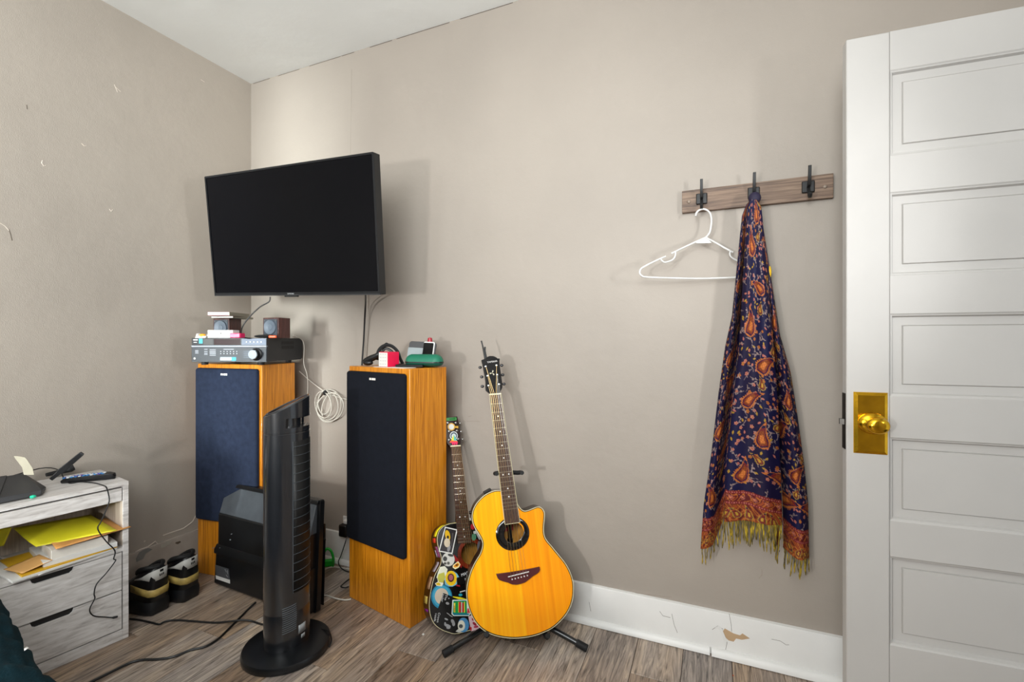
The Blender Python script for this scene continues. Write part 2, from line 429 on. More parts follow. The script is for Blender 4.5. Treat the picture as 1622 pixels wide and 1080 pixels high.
MB().prism([Fl.loc(*p) for p in [(213, 884), (218, 874), (224, 870), (232, 867), (239, 869), (228, 876), (224, 884), (214, 889)]], Fl.W, .0122, .0135).build('paint_chip', mat('bare_grey_patch', '#7b7a76', .8), wl, smooth=0)
MB().prism([Fl.loc(*p) for p in [(252, 862), (262, 856), (270, 855), (268, 860), (258, 866), (252, 867)]], Fl.W, .0122, .0135).build('paint_chip', mat('bare_pale_patch', '#a39d92', .8), wl, smooth=0)
MB().prism([Fl.loc(*p) for p in [(276, 858), (283, 856), (284, 858), (279, 861), (275, 860)]], Fl.W, .0122, .0132).build('paint_chip', mat('brown_patch', '#5a4c3e', .8), wl, smooth=0)
scuff(Fw, wb, [[(557, 110), (556, 180), (555, 250)]], .0018, M_wall, 'wallboard_seam')
scuff(Fw, wb, [[(735, 667), (761, 667)], [(742, 660), (747, 658)], [(937, 854), (943, 855)], [(1207, 901), (1207, 910), (1202, 916)], [(990, 937), (1064, 946)]], .0007, mat('wall_scratch', '#8d8275', .7), 'wall_scratch')

# ================================================================== DOOR (open, seen from the room)
Fd = Frame((2.806, -.247, .012), (.9985, .0527, 0), (0, 0, 1))
dr = thing('door_1', Fd.o, None, None, kind='structure')
DT = .037; DW = .80; DH = 2.015
sw = .104
pan = [(1.917, 1.675), (1.571, 1.335), (1.227, .994), (.877, .641), (.540, .289)]
pan = [(a - .012, b - .012) for a, b in pan]
def dbox(a0, b0, a1, b1, c0=-DT, c1=0):
    m = MB(); m.hexa([Fd.W(a0, b0, c0), Fd.W(a1, b0, c0), Fd.W(a1, b1, c0), Fd.W(a0, b1, c0)], [Fd.W(a0, b0, c1), Fd.W(a1, b0, c1), Fd.W(a1, b1, c1), Fd.W(a0, b1, c1)]); return m
dbox(0, 0, sw, DH).build('stile', M_door, dr, bevel=.003, smooth=30)
dbox(DW-sw, 0, DW, DH).build('stile', M_door, dr, bevel=.003, smooth=30)
zs = [DH] + [z for p in pan for z in p] + [0]
for i in range(0, len(zs), 2):
    dbox(sw, zs[i+1], DW-sw, zs[i]).build('rail', M_door, dr, bevel=.0006, bseg=1, smooth=30)
for (zt, zb) in pan:
    m = MB(); 
    def loop(ins, c): return [Fd.W(sw+ins, zb+ins, c), Fd.W(DW-sw-ins, zb+ins, c), Fd.W(DW-sw-ins, zt-ins, c), Fd.W(sw+ins, zt-ins, c)]
    prof = [(0, -.0005), (.003, -.003), (.006, -.004), (.0095, -.013), (.032, -.0135), (.0335, -.0155), (.035, -.0105)]
    vs = [p for q in prof for p in loop(*q)]; k = len(prof)
    fs = [(i*4+j, i*4+(j+1) % 4, (i+1)*4+(j+1) % 4, (i+1)*4+j) for i in range(k-1) for j in range(4)] + [tuple((k-1)*4+j for j in range(4))]
    bk = loop(0, -.03); vs += bk; n0 = k*4
    fs += [(n0+j, n0+(j+1) % 4, (j+1) % 4, j) for j in range(4)] + [(n0+3, n0+2, n0+1, n0)]
    m.add(vs, fs).build('door_panel', M_door, dr, smooth=0)
M_brass = mat('polished_brass', '#e3b02c', .17, 1, var=.15, scale=30, bump=.05)
# brass plate and knob
pz0, pz1 = .826 - .012, 1.003 - .012; pa0, pa1 = .017, .099
m = MB(); 
def bl(i, c): return [Fd.W(pa0+i, pz0+i, c), Fd.W(pa1-i, pz0+i, c), Fd.W(pa1-i, pz1-i, c), Fd.W(pa0+i, pz1-i, c)]
vs = [p for q in ((0, 0), (.001, .002), (.009, .0065)) for p in bl(*q)]
m.add(vs, [(i*4+j, i*4+(j+1) % 4, i*4+4+(j+1) % 4, i*4+4+j) for i in range(2) for j in range(4)] + [(8, 9, 10, 11), (3, 2, 1, 0)])
pl = m.build('knob_plate', M_brass, dr, smooth=0); pl['label'] = 'rectangular brass backplate'
kn = MB(); T = fm(Fd, .061, .903, .006)
kn.lathe([(.001, 0), (.034, 0), (.0355, .003), (.034, .006), (.027, .011), (.016, .014), (.012, .020), (.013, .026), (.020, .031), (.0265, .037), (.0275, .043), (.024, .050), (.014, .054), (.001, .055)], T, 32, 1.0, .86)
kn.build('door_knob', M_brass, dr, smooth=60)['label'] = 'oval brass door knob'
lt = MB().hexa([Fd.W(-.002, .822, -.031), Fd.W(-.002, .822, -.006), Fd.W(-.002, .985, -.006), Fd.W(-.002, .985, -.031)], [Fd.W(.001, .822, -.031), Fd.W(.001, .822, -.006), Fd.W(.001, .985, -.006), Fd.W(.001, .985, -.031)])
lt.build('latch_plate', mat('dark_bronze', '#2b2520', .45, .8), dr, smooth=0)
MB().hexa([Fd.W(-.012, .893, -.024), Fd.W(-.012, .893, -.016), Fd.W(-.012, .909, -.016), Fd.W(-.012, .909, -.024)], [Fd.W(-.001, .893, -.026), Fd.W(-.001, .893, -.010), Fd.W(-.001, .909, -.010), Fd.W(-.001, .909, -.026)]).build('latch_bolt', mat('dull_steel', '#6d6a66', .4, .9), dr, smooth=0)

# ================================================================== TOWER SPEAKERS
M_cloth = mat('navy_grille_cloth', '#222a3c', .9, var=.18, scale=40, bump=.3, bscale=500, spec=.15)
M_cloth2 = mat('black_grille_cloth', '#12151d', .9, var=.12, scale=40, bump=.3, bscale=500, spec=.15)
def tower(loc, yaw, label, cloth, W_=.40, D_=.21, Hh=1.038, g=(.006, .386, .275, 1.018), name='floor_speaker'):
    t = thing(name, (*loc, 0), label, 'speaker', 'tower speakers', yaw)
    MB().box((0, 0, 0), (W_, D_, Hh)).build('cabinet', M_oak, t, local=True, bevel=.003, smooth=30)
    F = Frame((0, 0, 0), (1, 0, 0), (0, 0, 1))
    x0, x1, z0, z1 = g
    o1 = rrect(x0, z0, x1, z1, .014); o2 = offs(o1, .008); k = len(o1)
    m = MB(); lv = [(o1, .003), (o1, .012), (offs(o1, .003), .018), (o2, .021)]
    vs = [F.W(p[0], p[1], c) for q, c in lv for p in q]
    fs = [(i*k+j, i*k+(j+1) % k, (i+1)*k+(j+1) % k, (i+1)*k+j) for i in range(3) for j in range(k)] + [tuple(3*k+j for j in range(k)), tuple(range(k))[::-1]]
    m.add(vs, fs).build('grille', cloth, t, local=True, smooth=50)
    # small silver name badge: a row of raised letter marks
    bd = MB(); cx = .19; zz = .985
    for i, wd in enumerate((.0042, .003, .005, .0042, .0036)):
        xx = cx - .017 + i*.0085 - .0; bd.box((xx, -.0222, zz), (xx+wd+.002, -.0208, zz+.009))
    bd.build('badge', mat('badge_silver', '#e8e6e0', .4), t, local=True, smooth=0)
    return t
tower((.102, -.369), R(6.1), 'wood-sided tower speaker with navy grille in the corner, carrying the receiver', M_cloth)
tower((.948, -.242), R(-12.7), 'wood-sided tower speaker with black grille beside the guitars, green case on top', M_cloth2)

# ================================================================== WALL TV
tl = AT(325, 287, w=2.20); tr = AT(590, 247, w=1.84); blc = AT(341, 468.5, w=2.265); br_ = AT(600, 463, w=1.90)
up = ((tl - blc) + (tr - br_)); sd = ((tr - tl) + (br_ - blc))
Ft = Frame(blc, sd, up)
TW = .98; TH = .562
tv = thing('television', Ft.W(TW/2, 0, -.03), 'large black flat-screen television mounted high in the corner, tilted forward', 'television')
MB().prism(rrect(0, 0, TW, TH, .004), Ft.W, -.036, 0).build('housing', mat('tv_housing', '#0b0c0e', .45), tv, bevel=.002, smooth=30)
MB().prism(rrect(.008, .014, TW-.008, TH-.008, .002), Ft.W, 0, .0006, back=False).build('screen', mat('tv_screen_glass', '#010206', .12, var=0, spec=.14), tv, smooth=0)
b = MB(); o1 = rrect(0, 0, TW, TH, .004); o2 = rrect(.008, .014, TW-.008, TH-.008, .004)
b.ring(o1, o2, lambda a, bb_, c: Ft.W(a, bb_, c), .0022); 
b.build('bezel', mat('tv_bezel', '#17191c', .3, .3), tv, smooth=0, solid=.002)
MB().prism([(.0, -.001), (TW, -.001), (TW, .004), (0, .004)], Ft.W, -.003, .0035).build('lower_strip', mat('tv_strip_grey', '#4a4c4f', .3, .8), tv, smooth=0)
MB().prism([(.455, -.007), (.53, -.007), (.53, .0), (.455, .0)], Ft.W, -.008, .002).build('receiver_bump', M_black, tv, smooth=0)
text('SAMSUNG', .0085, fm(Ft, TW*.505, .007, .0036), mat('logo_grey', '#a7a9ab', .4), tv)
MB().prism(rrect(.2, .08, TW-.2, TH-.13, .02), Ft.W, -.066, -.036).build('back_cover', M_black, tv, bevel=.008, smooth=30)
c0 = Ft.W(.5, .28, -.066); 
MB().box((c0.x-.16, -.022, c0.z-.13), (c0.x+.10, -.001, c0.z+.13)).tube([c0, (c0.x+.17, c0.y+.06, c0.z), (c0.x-.05, -.03, c0.z)], .022, 8).build('wall_bracket', M_blackm, tv, smooth=30)

# ================================================================== RECEIVER AND WHAT STANDS ON IT
TOP = 1.038
Fr = Frame((.213, -.466, TOP), (math.cos(R(20)), math.sin(R(20)), 0), (0, 0, 1))
rc = thing('stereo_receiver', Fr.o, 'dark grey stereo receiver with big volume knob lying on the corner tower speaker', 'receiver')
RW, RH, RD = .362, .127, .32; z0 = .0145
m = MB(); 
q = [(-.004, 0), (-.31, 0), (-.328, .01), (-.33, .03), (-.33, .095), (-.322, .108), (-.30, .1115), (-.004, .1115)]
vs = [Fr.W(a, z0 + z, c) for a in (.003, RW-.003) for c, z in q]; k = len(q)
m.add(vs, [(i, (i+1) % k, k+(i+1) % k, k+i) for i in range(k)] + [tuple(range(k)), tuple(range(k, 2*k))[::-1]])
m.build('case', mat('receiver_case', '#1b1c1f', .5, bump=.1), rc, smooth=40)
M_fas = mat('brushed_dark_panel', '#3a4048', .35, .6, var=.1)
MB().prism([(0, z0), (RW, z0), (RW, z0+.070), (0, z0+.070)], Fr.W, -.006, .004).build('front_panel', mat('receiver_front', '#23282e', .45, .2), rc, bevel=.0015, smooth=30)
MB().prism([(0, z0+.076), (RW, z0+.076), (RW, RH-.001), (0, RH-.001)], Fr.W, -.006, .003).build('front_panel', mat('receiver_front_top', '#121316', .3, .3), rc, bevel=.001, smooth=30)
MB().prism([(.0, z0+.0705), (RW, z0+.0705), (RW, z0+.0755), (0, z0+.0755)], Fr.W, -.006, .0055).build('trim_strip', mat('silver_strip', '#8f97a2', .45, .3), rc, smooth=0)
MB().prism([(.108, z0+.080), (.236, z0+.080), (.236, z0+.107), (.108, z0+.107)], Fr.W, .002, .0036).build('display', mat('receiver_display', '#2a1217', .12, coat=.5), rc, smooth=0)
MB().prism([(.242, z0+.079), (RW-.002, z0+.079), (RW-.002, z0+.109), (.242, z0+.109)], Fr.W, .002, .0042).build('button_panel', mat('silver_blue_panel', '#667080', .5, .2), rc, smooth=0)
MB().prism([(.058, z0+.080), (.104, z0+.080), (.104, z0+.107), (.058, z0+.107)], Fr.W, .002, .0034).build('badge', mat('dark_badge', '#1f1d1c', .4), rc, smooth=0)
for i in range(5):
    MB().prism(circ(.267 + i*.0175, z0+.093, .0032, n=10), Fr.W, .004, .0062).build('button', M_paper, rc, smooth=0)
M_mark = mat('panel_marking', '#b9bec4', .5)
mk = MB()
random.seed(5)
for (x0, x1, ys) in ((.018, .034, (.052, .046, .04)), (.062, .078, (.058, .048, .04, .034)), (.088, .118, (.056, .049, .043, .037, .03)), (.155, .205, (.058,))):
    for y_ in ys: mk.prism([(x0, z0+y_), (x1, z0+y_), (x1, z0+y_+.0018), (x0, z0+y_+.0018)], Fr.W, .0038, .0044)
for i in range(6):
    for y_ in (.047, .037): mk.prism([(.140+i*.0155, z0+y_), (.144+i*.0155, z0+y_), (.144+i*.0155, z0+y_+.0035), (.140+i*.0155, z0+y_+.0035)], Fr.W, .0038, .0046)
mk.build('panel_marks', M_mark, rc, smooth=0)['kind'] = 'stuff'
for i in range(4):
    MB().prism([(.252, z0+.018+i*.0095), (.282, z0+.018+i*.0095), (.282, z0+.023+i*.0095), (.252, z0+.023+i*.0095)], Fr.W, .0035, .006).build('button', M_fas, rc, smooth=0)
MB().prism(circ(.016, z0+.016, .0055, n=12), Fr.W, .0035, .0055).build('headphone_jack', M_chrome, rc)
MB().prism([(.140, z0+.008), (.216, z0+.008), (.216, z0+.022), (.140, z0+.022)], Fr.W, .0038, .0046).build('sticker', mat('sticker_pale_blue', '#c9e4ee', .5), rc, smooth=0)['label'] = 'pale blue and cyan sticker strip'
MB().prism([(.194, z0+.006), (.216, z0+.006), (.216, z0+.022), (.194, z0+.022)], Fr.W, .0042, .0049).build('sticker', mat('sticker_cyan', '#27b4d6', .5), rc, smooth=0)
MB().prism([(.036, z0+.086), (.053, z0+.086), (.053, z0+.108), (.036, z0+.108)], Fr.W, .002, .0036).build('sticker', mat('sticker_cyan', '#27b4d6', .5), rc, smooth=0)
MB().prism([(.008, z0+.100), (.030, z0+.100), (.030, z0+.105), (.008, z0+.105)], Fr.W, .002, .0036).prism([(.010, z0+.09), (.026, z0+.09), (.026, z0+.0925), (.010, z0+.0925)], Fr.W, .002, .0036).build('logo', M_paper, rc, smooth=0)
MB().lathe([(.001, 0), (.0285, 0), (.029, .004), (.026, .007), (.0235, .008), (.0225, .027), (.001, .027)], fm(Fr, .313, z0+.036, .004), 28).build('volume_knob', M_black, rc, smooth=40)
m = MB(); m.lathe([(.001, .027), (.0215, .027), (.0205, .0295), (.001, .0298)], fm(Fr, .313, z0+.036, .004), 28)
m.build('knob_cap', mat('knob_grey', '#6c747c', .4, .4), rc, smooth=40)
for a in (.04, .315):
    for c in (-.03, -.27): MB().lathe([(.001, -z0), (.014, -z0), (.015, 0), (.001, .0)], Matrix.Translation(Fr.W(a, z0, c)), 14).build('foot', M_rubber, rc)
vt = MB()
for r_ in range(2):
    for j in range(2):
        c1, c2 = ((-.13, -.20), (-.21, -.24))[j]; zb = z0 + .058 + r_*.022
        vt.hexa([Fr.W(RW-.004, zb, c1), Fr.W(RW-.004, zb, c2), Fr.W(RW-.004, zb+.016, c2), Fr.W(RW-.004, zb+.016, c1)], [Fr.W(RW-.0022, zb, c1), Fr.W(RW-.0022, zb, c2), Fr.W(RW-.0022, zb+.016, c2), Fr.W(RW-.0022, zb+.016, c1)])
vt.build('vent', mat('vent_dark', '#0c0c0e', .6), rc, smooth=0)
RT = TOP + z0 + .1115
# two little cube speakers
M_mini = wood('reddish_brown_veneer', [(.3, hexc('#2c1715')), (.55, hexc('#4e2c27')), (.7, hexc('#62382f'))], 'Z', 120, .05, .4, 0)
def mini(px, w_, yaw, sx, sz, sd_, label):
    o = AT(px, 540, w=w_); o.z = RT
    t = thing('small_speaker', o, label, 'speaker', 'small cube speakers', yaw)
    MB().box((0, 0, 0), (sx, sd_, sz)).build('cabinet', M_mini, t, local=True, bevel=.002, smooth=30)
    F = Frame((0, 0, 0), (1, 0, 0), (0, 0, 1))
    MB().prism(rrect(.007, .009, sx-.007, sz-.007, .003), F.W, -.001, .002).build('baffle', mat('mini_baffle', '#343c45', .5), t, local=True, smooth=0)
    MB().lathe([(.001, .004), (.012, .004), (.014, .002), (.031, .007), (.034, .007), (.036, .003), (.036, 0)], fm(F, sx/2, sz/2+.003, .001), 24).build('driver_cone', mat('mini_cone', '#56606b', .5, .1), t, local=True)
    for a, b_ in ((.013, sz-.014), (sx-.013, sz-.014)): MB().prism(circ(a, b_, .0022, n=8), F.W, .002, .004).build('screw', M_chrome, t, local=True)
    return t
mini(337.5, 2.31, R(13), .092, .098, .08, 'small brown cube speaker under the two books on the receiver')
mini(416.5, 2.24, R(6), .093, .098, .075, 'small reddish brown cube speaker standing alone on the receiver')
# books on the left cube
M_spine = mat('beige_book_spine', '#857e6e', .6)
def book(px, py, w_, yaw, sx, sy, th, cover, label, z):
    o = AT(px, py, w=w_); o.z = z
    t = thing('book', o, label, 'book', 'books on the small speaker', yaw)
    MB().box((.002, .002, .0015), (sx-.002, sy-.002, th-.0015)).build('pages', M_paper, t, local=True, smooth=0)
    MB().box((0, 0, 0), (sx, sy, .0015)).box((0, 0, th-.0015), (sx, sy, th)).build('cover', cover, t, local=True, smooth=0)
    MB().box((sx-.0015, 0, .0002), (sx+.0005, sy, th-.0002)).build('spine', M_spine, t, local=True, smooth=0)['label'] = 'beige spine'
zb = RT + .098
book(334, 505, 2.26, R(18), .115, .15, .009, mat('pale_book_cover', '#8f8a7c', .6), 'thin pale book lying directly on the brown cube speaker', zb)
book(328, 501, 2.20, R(24), .105, .17, .017, mat('red_book_cover', '#8a3a44', .5), 'red-edged book topmost on the brown cube speaker', zb+.009)
# white box, pink packet, snack bag, pouch, tape
def simple(name, label, cat, m, o, mb, bevel=0, smooth=35, **k):
    ob = mb.build(name, m, origin=tuple(o), bevel=bevel, smooth=smooth, **k); return tag(ob, label, cat)
def rbox(o, yaw, sx, sy, sz): 
    M = Matrix.Translation(V(o)) @ Matrix.Rotation(yaw, 4, 'Z'); return MB().box((0, 0, 0), (sx, sy, sz), M)
o = AT(328.5, 536, w=2.125); o.z = RT
wbx = thing('carton', o, 'small white paper box at the front of the receiver top', 'box', rz=R(22))
MB().box((0, 0, 0), (.118, .05, .036)).build('box_body', M_paper, wbx, local=True, bevel=.002)
F0 = Frame((0, 0, 0), (1, 0, 0), (0, 0, 1))
MB().box((.048, -.0006, .018), (.0505, 0, .022)).box((.061, -.0006, .017), (.065, 0, .025)).box((.042, -.0006, .0175), (.045, 0, .0195)).build('print', mat('ink', '#3a3a3d', .6), wbx, local=True, smooth=0)
o = AT(366.5, 536, w=2.12); o.z = RT
simple('candy_packet', 'bright pink packet beside the white paper box on the receiver', 'packet', mat('pink_foil', '#d81f5e', .35), o, rbox(o + V((.001, .0, 0)), R(22), .048, .04, .022), .003).location += V((.004, -.012, 0))
o = AT(309, 536, w=2.15); o.z = RT
sb = thing('snack_wrapper', o, 'crumpled white and orange wrapper on the left end of the receiver', 'wrapper', rz=R(22))
m = MB(); nx, ny = 9, 5
vs = [(i*.006, j*.009, .004 + .016*random.random() + (.004 if i == 0 else 0)) for i in range(nx) for j in range(ny)]
vs = [(x_, y_, 0 if j_ % ny in (0,) else z_) for j_, (x_, y_, z_) in enumerate(vs)]
m.add(vs, [(i*ny+j, (i+1)*ny+j, (i+1)*ny+j+1, i*ny+j+1) for i in range(nx-1) for j in range(ny-1)]).build('foil', M_paper, sb, local=True, solid=.001, smooth=60)
m = MB(); m.ell((.030, .008, .014), (.015, .008, .006)); m.build('print', mat('orange_print', '#e79a1c', .5), sb, local=True)
o = AT(398, 535, w=2.16); o.z = RT
pc = MB(); Mx = Matrix.Translation(o + V((.055, .03, .008))) @ Matrix.Rotation(R(20), 4, 'Z'); pc.ell((0, 0, 0), (.052, .03, .008), Mx)
simple('pouch', 'flat black zip pouch in front of the reddish cube speaker', 'pouch', M_rubber, o, pc)
o = AT(425, 536, w=2.14); o.z = RT
simple('lighter', 'small orange lighter at the right edge of the receiver front', 'lighter', mat('orange_plastic', '#e8541e', .35), o, rbox(o, R(28), .034, .012, .012), .003)
# ================================================================== ON THE RIGHT TOWER
z = TOP
o = AT(592, 582.5, w=2.0); o.z = z
simple('paper_sheet', 'white paper under the red cube and phone on the speaker', 'paper', M_paper, o, rbox(o + V((0, 0, 0)), R(-12.7), .19, .10, .0015))
# red and white cube
o = AT(600, 581, w=1.99); o.z = z + .0015
cb = thing('puzzle_cube', o, 'red and white cube with rows of dots on the speaker', 'cube')
yw = R(-22); a1 = V((math.cos(yw), math.sin(yw), 0)); 
c0_ = AT(613.5, 581.5, w=1.965); c0_.z = z+.0015
e1 = (AT(600, 581, w=2.0) - AT(613.5, 581, w=1.965)); e1.z = 0; e2 = (AT(632.5, 581, w=2.01) - AT(613.5, 581, w=1.965)); e2.z = 0
hh = .064; UZ = V((0, 0, hh))
MB().hexa([c0_, c0_+e1, c0_+e1+e2, c0_+e2], [c0_+UZ, c0_+e1+UZ, c0_+e1+e2+UZ, c0_+e2+UZ]).build('block', mat('red_plastic', '#d4093f', .4), cb, bevel=.003)
Fc = Frame(c0_ + e1, -e1, (0, 0, 1)); wl_ = e1.length
MB().prism([(0.001, .002), (wl_, .002), (wl_, hh-.003), (.001, hh-.003)], Fc.W, -.001, .0008).build('face', M_paper, cb, smooth=0)['label'] = 'white dotted face'
d = MB()
for i in range(4):
    for j in range(4): d.prism(circ(wl_*(.2+.2*i), .012+j*.014, .0014, n=7), Fc.W, .0008, .0014)
d.build('dots', mat('ink', '#3a3a3d', .6), cb, smooth=0)
# goggles / strap bundle
o = AT(590, 579, w=2.07); o.z = z
g = thing('goggles', o, 'black goggles with a looped strap behind the red cube', 'goggles')
def A2(px, py, w_): 
    p = AT(px, py, w=w_); return p
MB().tube(catmull([A2(577, 573, 2.08), A2(585, 569, 2.07), A2(596, 564, 2.06), A2(600, 560, 2.06)], 4, False), [.009, .013, .014, .014, .014, .015, .015, .014, .013, .012, .012, .011, .010][:13], 10).build('lens_frame', M_black, g)
MB().tube(catmull([A2(597, 570, 2.07), A2(600, 556, 2.07), A2(606, 549, 2.07), A2(614, 546.5, 2.07), A2(622, 549, 2.07), A2(630, 557, 2.07), A2(634, 568, 2.06), A2(638, 576, 2.05)], 5, False), .0085, 8, flat=.5).build('strap', M_rubber, g)
MB().tube(catmull([A2(603, 562, 2.09), A2(610, 552, 2.09), A2(620, 556, 2.09), A2(627, 566, 2.09)], 5, False), .006, 8).build('strap', M_black, g)
MB().tube(catmull([A2(608, 547, 2.07), A2(612, 543.5, 2.07), A2(617, 546, 2.07)], 5, False), .003, 6).build('strap_loop', M_black, g)
MB().ell(A2(583, 574.5, 2.06), (.026, .016, .012)).build('lens_frame', M_black, g)
# phone lying flat
o = AT(627, 580, w=1.98); o.z = z + .0015
pa = [AT(626, 579.6, w=1.975), AT(669, 580, w=1.925), AT(676, 576.5, w=2.02), AT(632, 576, w=2.06)]
for p in pa: p.z = z + .0015
ph = MB().hexa(pa, [p + V((0, 0, .011)) for p in pa]); simple('phone', 'flat black phone lying in front of the green case', 'phone', M_black, pa[0], ph, .003)
# green case
cc = AT(672, 570, w=1.985); cc.z = z
yaw = R(8); gc = thing('glasses_case', cc, 'dark green zip glasses case on the right tower speaker', 'case', rz=yaw)
def caseshell(z0_, z1_, mt, nm):
    o1 = rrect(-.085, -.035, .085, .035, .033, 8); m = MB(); k = len(o1)
    lv = [(o1, 0, 0)] + [(offs(o1, .033*(1-math.cos(R(t)))), math.sin(R(t)), 0) for t in (20, 40, 60, 80)]
    vs = [(p[0], p[1], z0_ + (z1_-z0_)*h) for q, h, _ in lv for p in q]
    fs = [(i*k+j, i*k+(j+1) % k, (i+1)*k+(j+1) % k, (i+1)*k+j) for i in range(4) for j in range(k)] + [tuple(4*k+j for j in range(k)), tuple(range(k))]
    return m.add(vs, fs).build(nm, mt, gc, local=True, smooth=60)
M_green = mat('green_fabric', '#0c6a50', .5, bump=.2, bscale=300)
caseshell(.024, .056, M_green, 'lid'); caseshell(.020, .002, mat('green_fabric_dark', '#084a3a', .5), 'base')
MB().prism(rrect(-.086, -.036, .086, .036, .034, 8), lambda a, b_, c: V((a, b_, c)), .0195, .0245).build('zipper', M_black, gc, local=True)
# grey e-reader and dark phone leaning behind
Fe = Frame(AT(643, 577, w=2.05), (math.cos(R(12)), math.sin(R(12)), 0), (0, .25, 1)); 
Fe.o.z = z
er = thing('e_reader', Fe.o, 'grey e-reader with pale screen leaning behind the green case', 'reader')
zt = Fe.loc(650, 540)[1]; wd = Fe.loc(691, 545)[0]
MB().prism(rrect(0, 0, wd, zt, .012), Fe.W, -.008, 0).build('body', mat('dark_grey_plastic', '#3b3b3d', .45), er, bevel=.001)
s0 = Fe.loc(647, 550); s1 = Fe.loc(673, 560)
MB().prism([(s0[0], .01), (s1[0], .01), (s1[0], s0[1]), (s0[0], s0[1])], Fe.W, 0, .0008).build('screen', mat('pale_screen', '#8f989a', .35), er, smooth=0)
ob = MB(); q0 = Fe.loc(673, 541)[0]; q1 = Fe.loc(690, 541)[0]
ph2 = thing('phone', Fe.W(q0, 0, .01), 'upright dark phone with white edge behind the green case', 'phone')
MB().prism(rrect(q0, 0, q1, zt-.001, .006), Fe.W, .001, .008).build('body', mat('white_plastic', '#d8d8d6', .35), ph2)
MB().prism(rrect(q0, .002, q1-.004, zt-.006, .004), Fe.W, .008, .009).build('screen', mat('black_glass', '#060607', .12), ph2, smooth=0)
o = AT(681, 538, w=2.1)
rb = MB(); rb.lathe([(.001, 0), (.016, 0), (.016, .006), (.012, .010), (.011, TOP*0 + (o.z - z) - .004), (.009, o.z - z + .008), (.001, o.z - z + .011)], Matrix.Translation(V((o.x, o.y, z))), 16)
simple('lip_balm', 'red capped stick standing behind the upright phone', 'cap', mat('dark_red_plastic', '#9c1426', .3), (o.x, o.y, z), rb)

exec_marker = 0
# ================================================================== GUITARS
def cam_pt(r, w_, z_): 
    p = CAM + CR * r + CF * w_; p.z = z_; return p
M_str = mat('bronze_string', '#b59a6a', .3, .9); M_strs = mat('steel_string', '#b9b4aa', .3, .9)
M_fb = wood('rosewood', [(.3, hexc('#2a1a12')), (.55, hexc('#4a3022')), (.7, hexc('#5c4030'))], 'Y', 200, .05, .45, 0)
M_cream = mat('cream_binding', '#d9cfa6', .4)
M_fret = mat('fret_wire', '#a89e8c', .3, .9)
def guitar(F, root, half, body_px, neck, head_px, depth, mats, hole_px, bridge_px, strings, fret_n, tuners, bind, dots=True):
    topm, sidem = mats
    pts = body_px
    out = catmull([(*p, 0) for p in pts], 4); out = [(p.x, p.y) for p in out]
    hole = circ(hole_px[0], hole_px[1], hole_px[2], n=36)
    inner = offs(out, bind)
    MB().prism(out, F.W, -depth, -.0006, holes=[hole], sides=False, back=False).build('soundboard', topm, root, smooth=0) if False else None
    b = MB(); b.prism(inner, F.W, -.003, 0, holes=[hole]); sbd = b.build('soundboard', topm, root, smooth=30)
    # rim
    b = MB(); k = len(out); lv = [(inner, -.0005), (out, -.0008), (out, -depth+.002), (offs(out, .003), -depth)]
    vs = [F.W(p[0], p[1], c) for q, c in lv for p in q]
    b.add(vs, [(i*k+j, i*k+(j+1) % k, (i+1)*k+(j+1) % k, (i+1)*k+j) for i in range(3) for j in range(k)])
    b.prism(offs(out, .003), F.W, -depth-.0005, -depth, sides=False)
    b.build('body_shell', sidem, root, smooth=40, recalc=False)
    # binding lines
    b = MB(); b.ring(out, offs(out, bind*.45), F.W, .0004); b.build('binding', M_cream, root, smooth=0, solid=.001)
    b = MB(); b.ring(offs(out, bind*.45), offs(out, bind*.8), F.W, .0004); b.build('purfling', M_black, root, smooth=0, solid=.001)
    return out, hole, sbd
# ---- amber guitar on the stand
P0 = cam_pt(.028, 1.70, .066); P1 = cam_pt(-.089, 1.93, 1.084)
t_ = R(9)
G1 = Frame(P0, CR * math.cos(t_) + CF * math.sin(t_), P1 - P0)
g1 = thing('acoustic_guitar', P0, 'amber-topped acoustic guitar with black headstock held by the floor stand', 'guitar')
crop = [(240,122),(200,128),(160,148),(122,185),(99,225),(92,268),(102,312),(125,352),(143,385),(149,415),(137,460),(110,505),(85,560),(68,620),(63,680),(72,740),(90,790),(115,833),(150,868),(200,895),(260,910),(320,915),(380,910),(430,900),(480,882),(530,855),(580,808),(613,760),(632,705),(637,650),(632,600),(615,552),(590,508),(555,465),(520,422),(490,385),(478,350),(478,308),(482,265),(480,238),(466,217),(445,210),(420,218),(395,228),(372,232),(352,218),(335,190),(322,155),(300,130)]
bp = [G1.loc(720 + x_/3.375, 740 + y_/3.375) for x_, y_ in crop]
hc = G1.loc(813, 845); hr = .042
M_amber = wood('amber_spruce', [(.25, hexc('#ee9400')), (.45, hexc('#fba503')), (.6, hexc('#ffb20c')), (.78, hexc('#ffc224'))], 'Z', 75, .012, .22, .35, bump=.02, warp=.1, basis=(G1.s, G1.n, G1.u))
out, hole, sbd = guitar(G1, g1, None, bp, None, None, .085, (M_amber, mat('dark_brown_lacquer', '#2a1408', .3, coat=.4)), (hc[0], hc[1], hr), None, None, 0, None, .0052)
